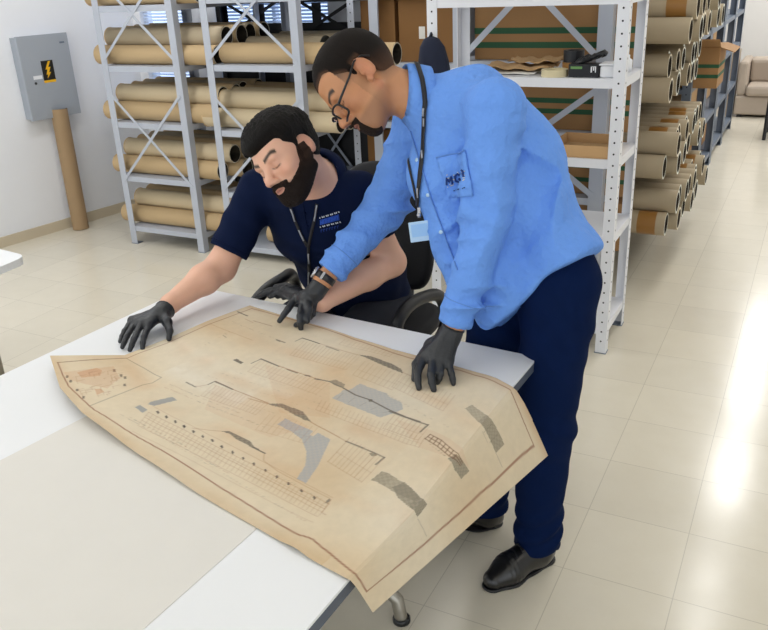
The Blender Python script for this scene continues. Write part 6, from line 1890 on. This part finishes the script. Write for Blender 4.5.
    # --- trousers
    tr = [cone(A3(-.60, 2.10, 1.02), pel, .108, .120, .04, wide=lat, s=1.18), cone(Lh, Lk, .106, .084, .05), cone(Lk, La + A3(.0, 0, .0), .084, .068, .04), cone(La, La - A3(0,0,.06), .068, .070, .02), cone(Rh + A3(-.055, 0, 0), Rk, .106, .086, .05), cone(Rk, Ra, .084, .068, .04), cone(Ra, Ra - A3(0,0,.06), .068, .070, .02),
          ell(pel + A3(.03, .07, -.03), (.10, .09, .11), .05)]
    tr += [half(A3(0, 0, .075), A3(0, 0, -1), lo, hi, k=.006)]
    def tfold(P):
        d = .0030*wrinkle(P, 30, 11); w = np.exp(-((P[:, 2] - .15)/.09)**2); d += .0050*w*np.sin(P[:, 2]*95 + 5*np.sin(P @ A3(9, 7, 0)))
        w2 = np.exp(-((P[:, 2] - .50)/.10)**2); d += .0035*w2*np.sin(P @ A3(35, 20, 75)); d += .003*np.exp(-((P[:, 2]-.80)/.12)**2)*np.sin(P @ A3(60, 30, 55)); return d
    ft = Field(tr, tfold); V, F = ft.mesh(.0065); tro = mesh_object('trousers', V, F, m_trous, root)
    # --- shoes
    for nm, an, toe in (('left', La, A3(-.668, 1.845, .0)), ('right', Ra, Ra + A3(-.13, -.12, 0))):
        an = A3(an[0], an[1], 0); d_ = nrm_(toe - an); s_ = A3(-d_[1], d_[0], 0); heel = an - d_*.062; toe = an + d_*.215; rot = np.stack([s_, d_, A3(0, 0, 1)], 1)
        pr = [cone(heel + d_*.03 + A3(0,0,.045), an + d_*.02 + A3(0,0,.055), .036, .040, .03), cone(an + d_*.01 + A3(0, 0, .045), an + d_*.12 + A3(0,0,.035), .043, .042, .03), cone(an + d_*.12 + A3(0,0,.034), toe - d_*.035 + A3(0, 0, .026), .044, .030, .03, wide=s_, s=1.08),
              cone(an + A3(0,0,.05), an + A3(0,0,.105), .046, .043, .02), cone(an + d_*.03 + A3(0,0,.07), an + d_*.10 + A3(0,0,.052), .036, .030, .025),
              half(A3(0,0,.012), A3(0,0,-1), lo, hi, k=.003), half(A3(0, 0, .108), A3(0, 0, 1), lo, hi, k=.004)]
        V, F = Field(pr, lambda P, an=an, d_=d_: .0012*np.exp(-(((P - an) @ d_ - .125)/.02)**2)*np.sin((P - an) @ d_*420)).mesh(.0036); so = mesh_object('shoe', V, F, m_leather, root)
        pr = [cone(heel + d_*.035 + A3(0,0,.006), an + d_*.04 + A3(0,0,.006), .039, .037, .02), cone(an + d_*.04 + A3(0,0,.006), an + d_*.12 + A3(0,0,.006), .037, .047, .02), cone(an + d_*.12 + A3(0,0,.006), toe - d_*.034 + A3(0,0,.006), .047, .033, .02),
              half(A3(0, 0, .001), A3(0, 0, -1), lo, hi, k=.001), half(A3(0, 0, .0115), A3(0, 0, 1), lo, hi, k=.001)]
        V, F = Field(pr).mesh(.0038); mesh_object('sole', V, F, m_black, so)
        for k in range(4):
            p = an + d_*(.055 + .020*k) + A3(0, 0, .118 - .0105*k); m = MB(); m.tube([p - s_*.020 + A3(0,0,-.012), p - s_*.008 + A3(0,0,-.002), p + s_*.008 + A3(0,0,-.002) + d_*.004, p + s_*.020 + A3(0,0,-.012) + d_*.006], .0022, 6); m.build('lace', m_black, so)
    return root
# ------------------------------------------------------------------ the seated man
def seated_man():
    root = thing('person', 'seated bearded man in navy polo shirt reaching over the table with a gloved hand', 'person', (-1.44, 2.5, 0))
    H = Head(on_y(287, 156, 2.02), (-.1174, -.9767, -.20), (-.553, -.086, .827), 1.07)
    neckb = on_y(316, 178, 2.19); Rs, Ls = on_y(259, 190, 2.19), on_y(358, 193, 2.25)
    Re, Rw = on_y(221, 267, 2.03), on_z(170, 304, .800); Le, Lw = on_y(391, 262, 2.30), on_z(322, 302, .795)
    mid = (Ls + Rs)/2; pel, wai, che = A3(-1.44, 2.56, .585), A3(-1.43, 2.44, .76), A3(-1.43, 2.30, .95)
    lat = nrm_(Ls - Rs); g = TT + .003
    Rh, Lh = pel + A3(-.10, -.02, -.01), pel + A3(.10, -.02, -.01); Rk, Lk = A3(-1.60, 2.13, .56), A3(-1.30, 2.13, .56); Ra, La = A3(-1.60, 2.17, .09), A3(-1.29, 2.17, .09)
    gr = dict(wrist=on_z(163, 312, .792), joints=[(on_z(149, 325, .790), on_z(144, 337, .775), on_z(142.5, 348.5, g+.006)), (on_z(141, 324, .792), on_z(134, 339, .776), on_z(130, 350, g+.006)), (on_z(135, 323, .790), on_z(127, 336, .774), on_z(122.5, 347, g+.006)), (on_z(132, 320, .784), on_z(124.5, 331, .770), on_z(120, 341.5, g+.006))],
              thumb=(on_z(167, 322, .786), on_z(170, 331, .772), on_z(169, 339, g+.007)))
    gl = dict(fr=.0105, wrist=on_z(313, 301, .785), joints=[(on_z(281, 289, .786), on_z(269, 291, .778), on_z(258.5, 296, .760)), (on_z(286, 291, .788), on_z(276, 293, .778), on_z(270, 296.5, .760)), (on_z(290, 293.5, .786), on_z(282, 294, .775), on_z(277.5, 296.5, .760)), (on_z(294, 296, .782), on_z(287, 296, .772), on_z(283.5, 298.0, .759))],
              thumb=(on_z(296, 290, .785), on_z(286, 286, .776), on_z(276, 287, .768)))
    body = [cone(pel, wai, .125, .125, .05, wide=lat, s=1.3), cone(wai, che, .125, .125, .06, wide=lat, s=1.3), cone(che, mid, .125, .085, .06, wide=lat, s=1.45), cone(Ls, Rs, .055, .055, .05), cone(mid, neckb, .080, .066, .05), cone(neckb + A3(0, .01, -.02), H.w(0, -.035, -.035), .061, .057, .03),
            cone(Rs, Re, .055, .050, .03), cone(Re, Re*.65 + Rw*.35, .050, .049, .02), cone(Re*.65 + Rw*.35, Rw, .049, .030, .02), cone(Ls, Le, .055, .049, .03), cone(Le, Le*.65 + Lw*.35, .049, .047, .02), cone(Le*.65 + Lw*.35, Lw, .047, .030, .02),
            cone(Lh, Lk, .080, .056, .05), cone(Lk, La, .054, .036, .03), cone(Rh, Rk, .080, .056, .05), cone(Rk, Ra, .054, .036, .03)]
    for a in (La, Ra): body += [cone(a, a + A3(0, -.10, -.05), .032, .022, .02)]
    hl, hr = hand_prims(**gl), hand_prims(**gr)
    thin = lambda pr: [Prim((lambda f: (lambda P: f(P) + .0022))(q.fn), q.lo, q.hi, q.k, q.op) for q in pr]
    arms = [cone(Lw, gl['wrist'], .029, .026, .015), cone(Rw, gr['wrist'], .029, .026, .015)]
    V, F = Field(body + head_prims(H, 1.0, 1.05, 1.05) + arms + thin(hl) + thin(hr)).mesh(.0034)
    c, bl, (x, y, z, ax) = face_colors(H, V, '#e3b298')
    ear = np.exp(-(((y+.010)/.024)**2 + ((z+.008)/.036)**2)) * (ax > .066)
    back = np.clip((.02 - y)/.02, 0, 1) * np.clip((z + .06 - .4*np.clip(y, -.03, .02))/.05, 0, 1) * (z < .06)
    bl(.72*back*(1-ear), '#3a2b25')
    jawm = np.clip((-.045 - .25*np.clip(y-.03, 0, .04) - z + .5*np.clip(.03-y, 0, .03))/.014, 0, 1) * (y > -.015) * np.clip((z + .15)/.02, 0, 1); bl(.80*jawm*(1-ear)*(np.abs(z+.0685) + np.clip(ax-.02, 0, 1) > .010), '#2a1d18')
    bl(.70*np.exp(-((x/.026)**4 + ((z+.0555)/.0055)**2)) * (y > .07), '#2a1d18')
    bl(.7*np.clip((z - .062 - .3*ax)/.01, 0, 1), '#1c1512')
    mesh_object('body', V, F, m_skin2, root, c)
    # thick hair on top, shorter at the sides
    hc = [H.e((0, -.018, .040), (.0745, .094, .080)), H.e((0, .022, .035), (.066, .066, .064), .03), H.e((0, -.045, -.005), (.060, .055, .060), .04)]
    def low(y, ax): return np.interp(y, [-.2, -.05, -.036, -.030, .004, .007, .016, .021, .040, .056, .2], [-.066, -.056, -.034, .026, .026, -.030, -.030, .014, .034, .058, .062]) + np.where(y > .045, .16*ax, 0)
    def hp(P):
        x, y, z = H.loc(P).T; ax = np.abs(x); lw = low(y, ax); t = np.clip((z - lw)/.05, 0, 1); th = .0165*ease(np.clip((z - .012)/.07, 0, 1)) + .003*t + np.where(y > .045, .004*np.clip((z-lw)/.01, 0, 1), 0)
        st = (.0020*np.sin(x*420 + 60*z + 4*np.sin(y*90))*np.sin(y*260 + 2*np.sin(x*130)) + .0022*wrinkle(P, 260, 6))*t
        return np.maximum(lw - z, 0)*.8 - th + st
    V, F = Field(hc, hp, .0014).mesh(.0034); mesh_object('hair', V, F, m_hair, root)
    lipm = lambda x, z: (1 - np.sqrt((x/.025)**2 + ((z+.0695)/.0100)**2))*.03
    def bm(P):
        x, y, z = H.loc(P).T; ax = np.abs(x)
        zl = np.where((ax < .031) & (y > .065), -.0520 - .16*ax, np.interp(y, [-.01, .004, .018, .03, .05, .075], [.0, .0, .0, -.036, -.052, -.070]))
        m_ = np.maximum.reduce([z - zl, -.004 - y - .25*np.clip(-.05 - z, 0, 1), lipm(x, z) - 1*(y < .06), -.150 - z]); return np.maximum(m_, 0)*.9 + .0014*wrinkle(P, 420, 2) + .0010*wrinkle(P, 1000, 3)
    V, F = Field(head_prims(H, 1.0, 1.05, 1.05), bm, .0042).mesh(.0030)
    x, y, z = H.loc(V).T; t = np.clip((-.028 - z)/.035, 0, 1)[:, None]; mesh_object('beard', V, F, m_beard, root, LT('#33241d')*(1-t) + LT('#1b1310')*t)
    # polo shirt
    lo, hi = A3(-3, 0, 0), A3(3, 5, 3)
    def local_cut(p, n, c, rad):
        p, n, c = np.asarray(p), nrm_(n), np.asarray(c)
        return Prim(lambda P: np.where(np.linalg.norm(P - c, axis=1) < rad, (P - p) @ n, -1.0), lo, hi, .003, 'i')
    po = [cone(pel + A3(0, -.01, .0), wai, .148, .146, .05, wide=lat, s=1.28), cone(wai, che, .146, .142, .06, wide=lat, s=1.28), cone(che, mid + A3(0, .01, -.01), .140, .100, .06, wide=lat, s=1.42), cone(Ls + A3(0, .01, -.005), Rs + A3(0, .01, -.005), .064, .064, .05), cone(mid, neckb + A3(0, .015, -.03), .095, .070, .05), half(A3(0, 0, .52), A3(0, 0, -1), lo, hi, k=.01)]
    re_ = Rs + (Re - Rs)*.80; le_ = Ls + (Le - Ls)*.62
    sl = [cone(Rs, re_ + (Re-Rs)*.06, .070, .066, .03), cone(Ls, le_ + (Le-Ls)*.06, .070, .066, .03)]
    cuts = [local_cut(re_, Re - Rs, re_, .10), local_cut(le_, Le - Ls, le_, .10)]
    def fold(P):
        d = .0026*wrinkle(P*A3(1, 1, .6), 36, 21)
        for e, w in ((Rs*.6 + Re*.4, .10), (Ls*.6 + Le*.4, .10)): d += .0040*np.exp(-(np.linalg.norm(P - e, axis=1)/w)**2)*np.sin(P @ A3(55, 30, 60))
        q = P - (che*.4 + wai*.6); d += .0060*np.exp(-(np.linalg.norm(q/A3(.25, .25, .16), axis=1))**4)*np.sin(P @ A3(12, 10, 62) + 2*np.sin(P @ A3(9, 0, 14))); return d
    fs = Field(po + sl + cuts, fold); V, F = fs.mesh(.0052); polo = mesh_object('polo_shirt', V, F, m_polo, root)
    for e_, d_, r_ in ((re_, nrm_(Re - Rs), .064), (le_, nrm_(Le - Ls), .064)):
        u_ = nrm_(np.cross(d_, A3(0, 1, .2))); v_ = np.cross(d_, u_); ring = []
        for k in range(30):
            a = 2*math.pi*k/30; D_ = -(u_*math.cos(a) + v_*math.sin(a)); Q = fs.march(e_ - d_*.016 - D_*.11, D_, .16); ring.append(tuple(Q[0]))
        m = MB(); m.tube(ring, .0022, 6, closed=True); m.build('sleeve_hem', m_polo_d, polo)
    nd = nrm_(H.w(0, -.035, -.06) - neckb); cfw = nrm_(A3(-.05, -1, -.2) - nd*(A3(-.05, -1, -.2) @ nd)); csd = np.cross(nd, cfw); rows = []
    for t_, (rad, hgt) in enumerate(((.076, -.03), (.074, .010), (.074, .028), (.078, .033), (.086, .022), (.097, -.006), (.102, -.022))):
        row = []
        for k in range(37):
            a = math.pi*(-1 + 2*k/36)*.90; fr = .5 + .5*math.cos(a); dirv = -cfw*math.cos(a) + csd*math.sin(a)
            drop = -.040*(1-fr)**1.5 * (1 if t_ < 4 else 1.2); ext = 0 if t_ < 4 else .020*(1-fr)**3*(t_-3)/3
            row.append(tuple(neckb + nd*(hgt + drop) + dirv*(rad + ext)))
        rows.append(row)
    m = MB(); m.grid(rows); m.build('collar', m_polo_d, root, solid=.0035)
    L_ = pix_line(fs, [(303, 203), (305, 215), (308, 232)], .002); m = MB(); m.tube([tuple(p) for p in L_], .002, 6); m.build('placket_seam', m_polo_d, polo)
    for p in ((304.5, 213), (307, 226)):
        Q = fs.march(CAMP, pix(*p)); N = fs.grad(Q); m = MB(); m.lathe([(.0001, .003), (.005, .003), (.0055, 0)], c=Q[0], axis=N[0], n=14); m.build('button', m_polo_d, polo)
    # embroidered emblem: two rows of white dashes, blue block letters between and faint blue ones below
    tl, tr_, br, bl_ = map(np.array, ((319.5, 217.), (338.5, 211.), (340.5, 227.5), (320.5, 232.)))
    at = lambda u, v: tuple((1-u)*(1-v)*tl + u*(1-v)*tr_ + u*v*br + (1-u)*v*bl_)
    def strokes(segs, w, name, mt, off):
        m = MB()
        for sg in segs: m.tube([tuple(p) for p in pix_line(fs, [at(*q) for q in sg], off, 1.5)], w, 6)
        m.build(name, mt, polo)
    strokes([[(.02 + .108*k, v - .04), (.02 + .108*k + (.05 if k % 2 else 0), v + .04)] for v in (.04, .66) for k in range(10)], .0019, 'white_stitching', m_logo_w, .003)
    G, _ = pix_patch(fs, [at(.0, .18), at(1, .18), at(1, .54), at(0, .54)], 10, 6, .002); m = MB(); patch_mesh(m, G); m.build('blue_ground', mat('blue_ground', '#2348a0', .8, vary=.1), polo)
    seg = []
    for k in range(6):
        u0 = .05 + .155*k; seg += [[(u0, .24), (u0, .50)], [(u0 + .09, .24), (u0 + .09, .50)], [(u0, .24 if k % 2 else .37), (u0 + .09, .24 if k % 2 else .37)]]
    strokes(seg, .0014, 'blue_letters', m_logo_b, .0035)
    strokes([[(.04 + .135*k, .86), (.04 + .135*k, 1.0)] for k in range(7)] + [[(.04 + .135*k, .86), (.11 + .135*k, .86)] for k in range(7)], .0013, 'small_blue_letters', mat('dim_blue_embroidery', '#1d3f92', .8, vary=.1), .003)
    # lanyard
    def strap(pts, name, w, parent, mt, off=.004):
        Q = pix_line(fs, pts, off, 3); N = fs.grad(Q); rows = [[], []]
        for i in range(len(Q)):
            t_ = nrm_(Q[min(i+1, len(Q)-1)] - Q[max(i-1, 0)]); sd = nrm_(np.cross(t_, N[i])); rows[0].append(tuple(Q[i] - sd*w/2)); rows[1].append(tuple(Q[i] + sd*w/2))
        m = MB(); m.grid(rows); return m.build(name, mt, parent, solid=.0016)
    ln = strap([(317, 203), (315, 218), (312, 232), (309, 246), (309.5, 262), (310, 280), (310.5, 292)], 'lanyard', .010, root, m_lany, .007)
    strap([(291, 206), (296, 220), (302, 234), (308, 246)], 'lanyard_strap', .010, ln, m_lany, .007)
    for p, q in (((317, 204), (314.5, 220)), ((291.5, 208), (296, 220)), ((300, 229), (305, 240)), ((309.3, 252), (309.5, 262)), ((310, 270), (310.2, 284))): strap([p, q], 'lanyard_print', .0045, ln, m_lany_g, .0092)
    # gloves
    for nm, hp_, gw, w_ in (('left', hl, gl, Lw), ('right', hr, gr, Rw)):
        d_ = nrm_(w_ - gw['wrist']); cuff = gw['wrist'] + d_*.018
        pr = hp_ + [cone(gw['wrist'] - d_*.01, cuff + d_*.012, .0285, .0330, .012)]
        pr += [Prim((lambda P, c_=cuff.copy(), n_=d_.copy(): (P - c_) @ n_), lo, hi, .003, 'i')]
        ff = Field(pr, lambda P: .0007*wrinkle(P, 220, 3)); V, F = ff.mesh(.0026); go = mesh_object('glove', V, F, m_glove, root)
        u_ = nrm_(np.cross(d_, A3(0, 1, .2))); v_ = np.cross(d_, u_); ring = []
        for k in range(28):
            a = 2*math.pi*k/28; D_ = -(u_*math.cos(a) + v_*math.sin(a)); Q = ff.march(cuff - d_*.004 - D_*.08, D_, .16); ring.append(tuple(Q[0]))
        m = MB(); m.tube(ring, .0018, 6, closed=True); m.build('rolled_cuff', m_glove, go)
    # trousers and shoes under the table
    tr = [cone(pel + A3(0, .02, .05), pel, .125, .135, .04, wide=lat, s=1.25), cone(Lh, Lk, .098, .076, .05), cone(Lk, La, .076, .060, .03), cone(Rh, Rk, .098, .076, .05), cone(Rk, Ra, .076, .060, .03), half(A3(0, 0, .07), A3(0, 0, -1), lo, hi, k=.006)]
    V, F = Field(tr, lambda P: .003*wrinkle(P, 30, 4)).mesh(.009); mesh_object('trousers', V, F, mat('dark_navy_trousers', '#0d1324', .85, vary=.1), root)
    for an in (La, Ra):
        an = A3(an[0], an[1], 0)
        pr = [cone(an + A3(0, .04, .045), an + A3(0, -.08, .04), .040, .042, .03), cone(an + A3(0, -.08, .036), an + A3(0, -.17, .026), .042, .030, .03), cone(an + A3(0, 0, .05), an + A3(0, 0, .10), .044, .044, .02), half(A3(0,0,.001), A3(0,0,-1), lo, hi, k=.003), half(A3(0, 0, .105), A3(0, 0, 1), lo, hi, k=.004)]
        V, F = Field(pr).mesh(.006); mesh_object('shoe', V, F, m_leather, root)
    return root
standing_man()
seated_man()
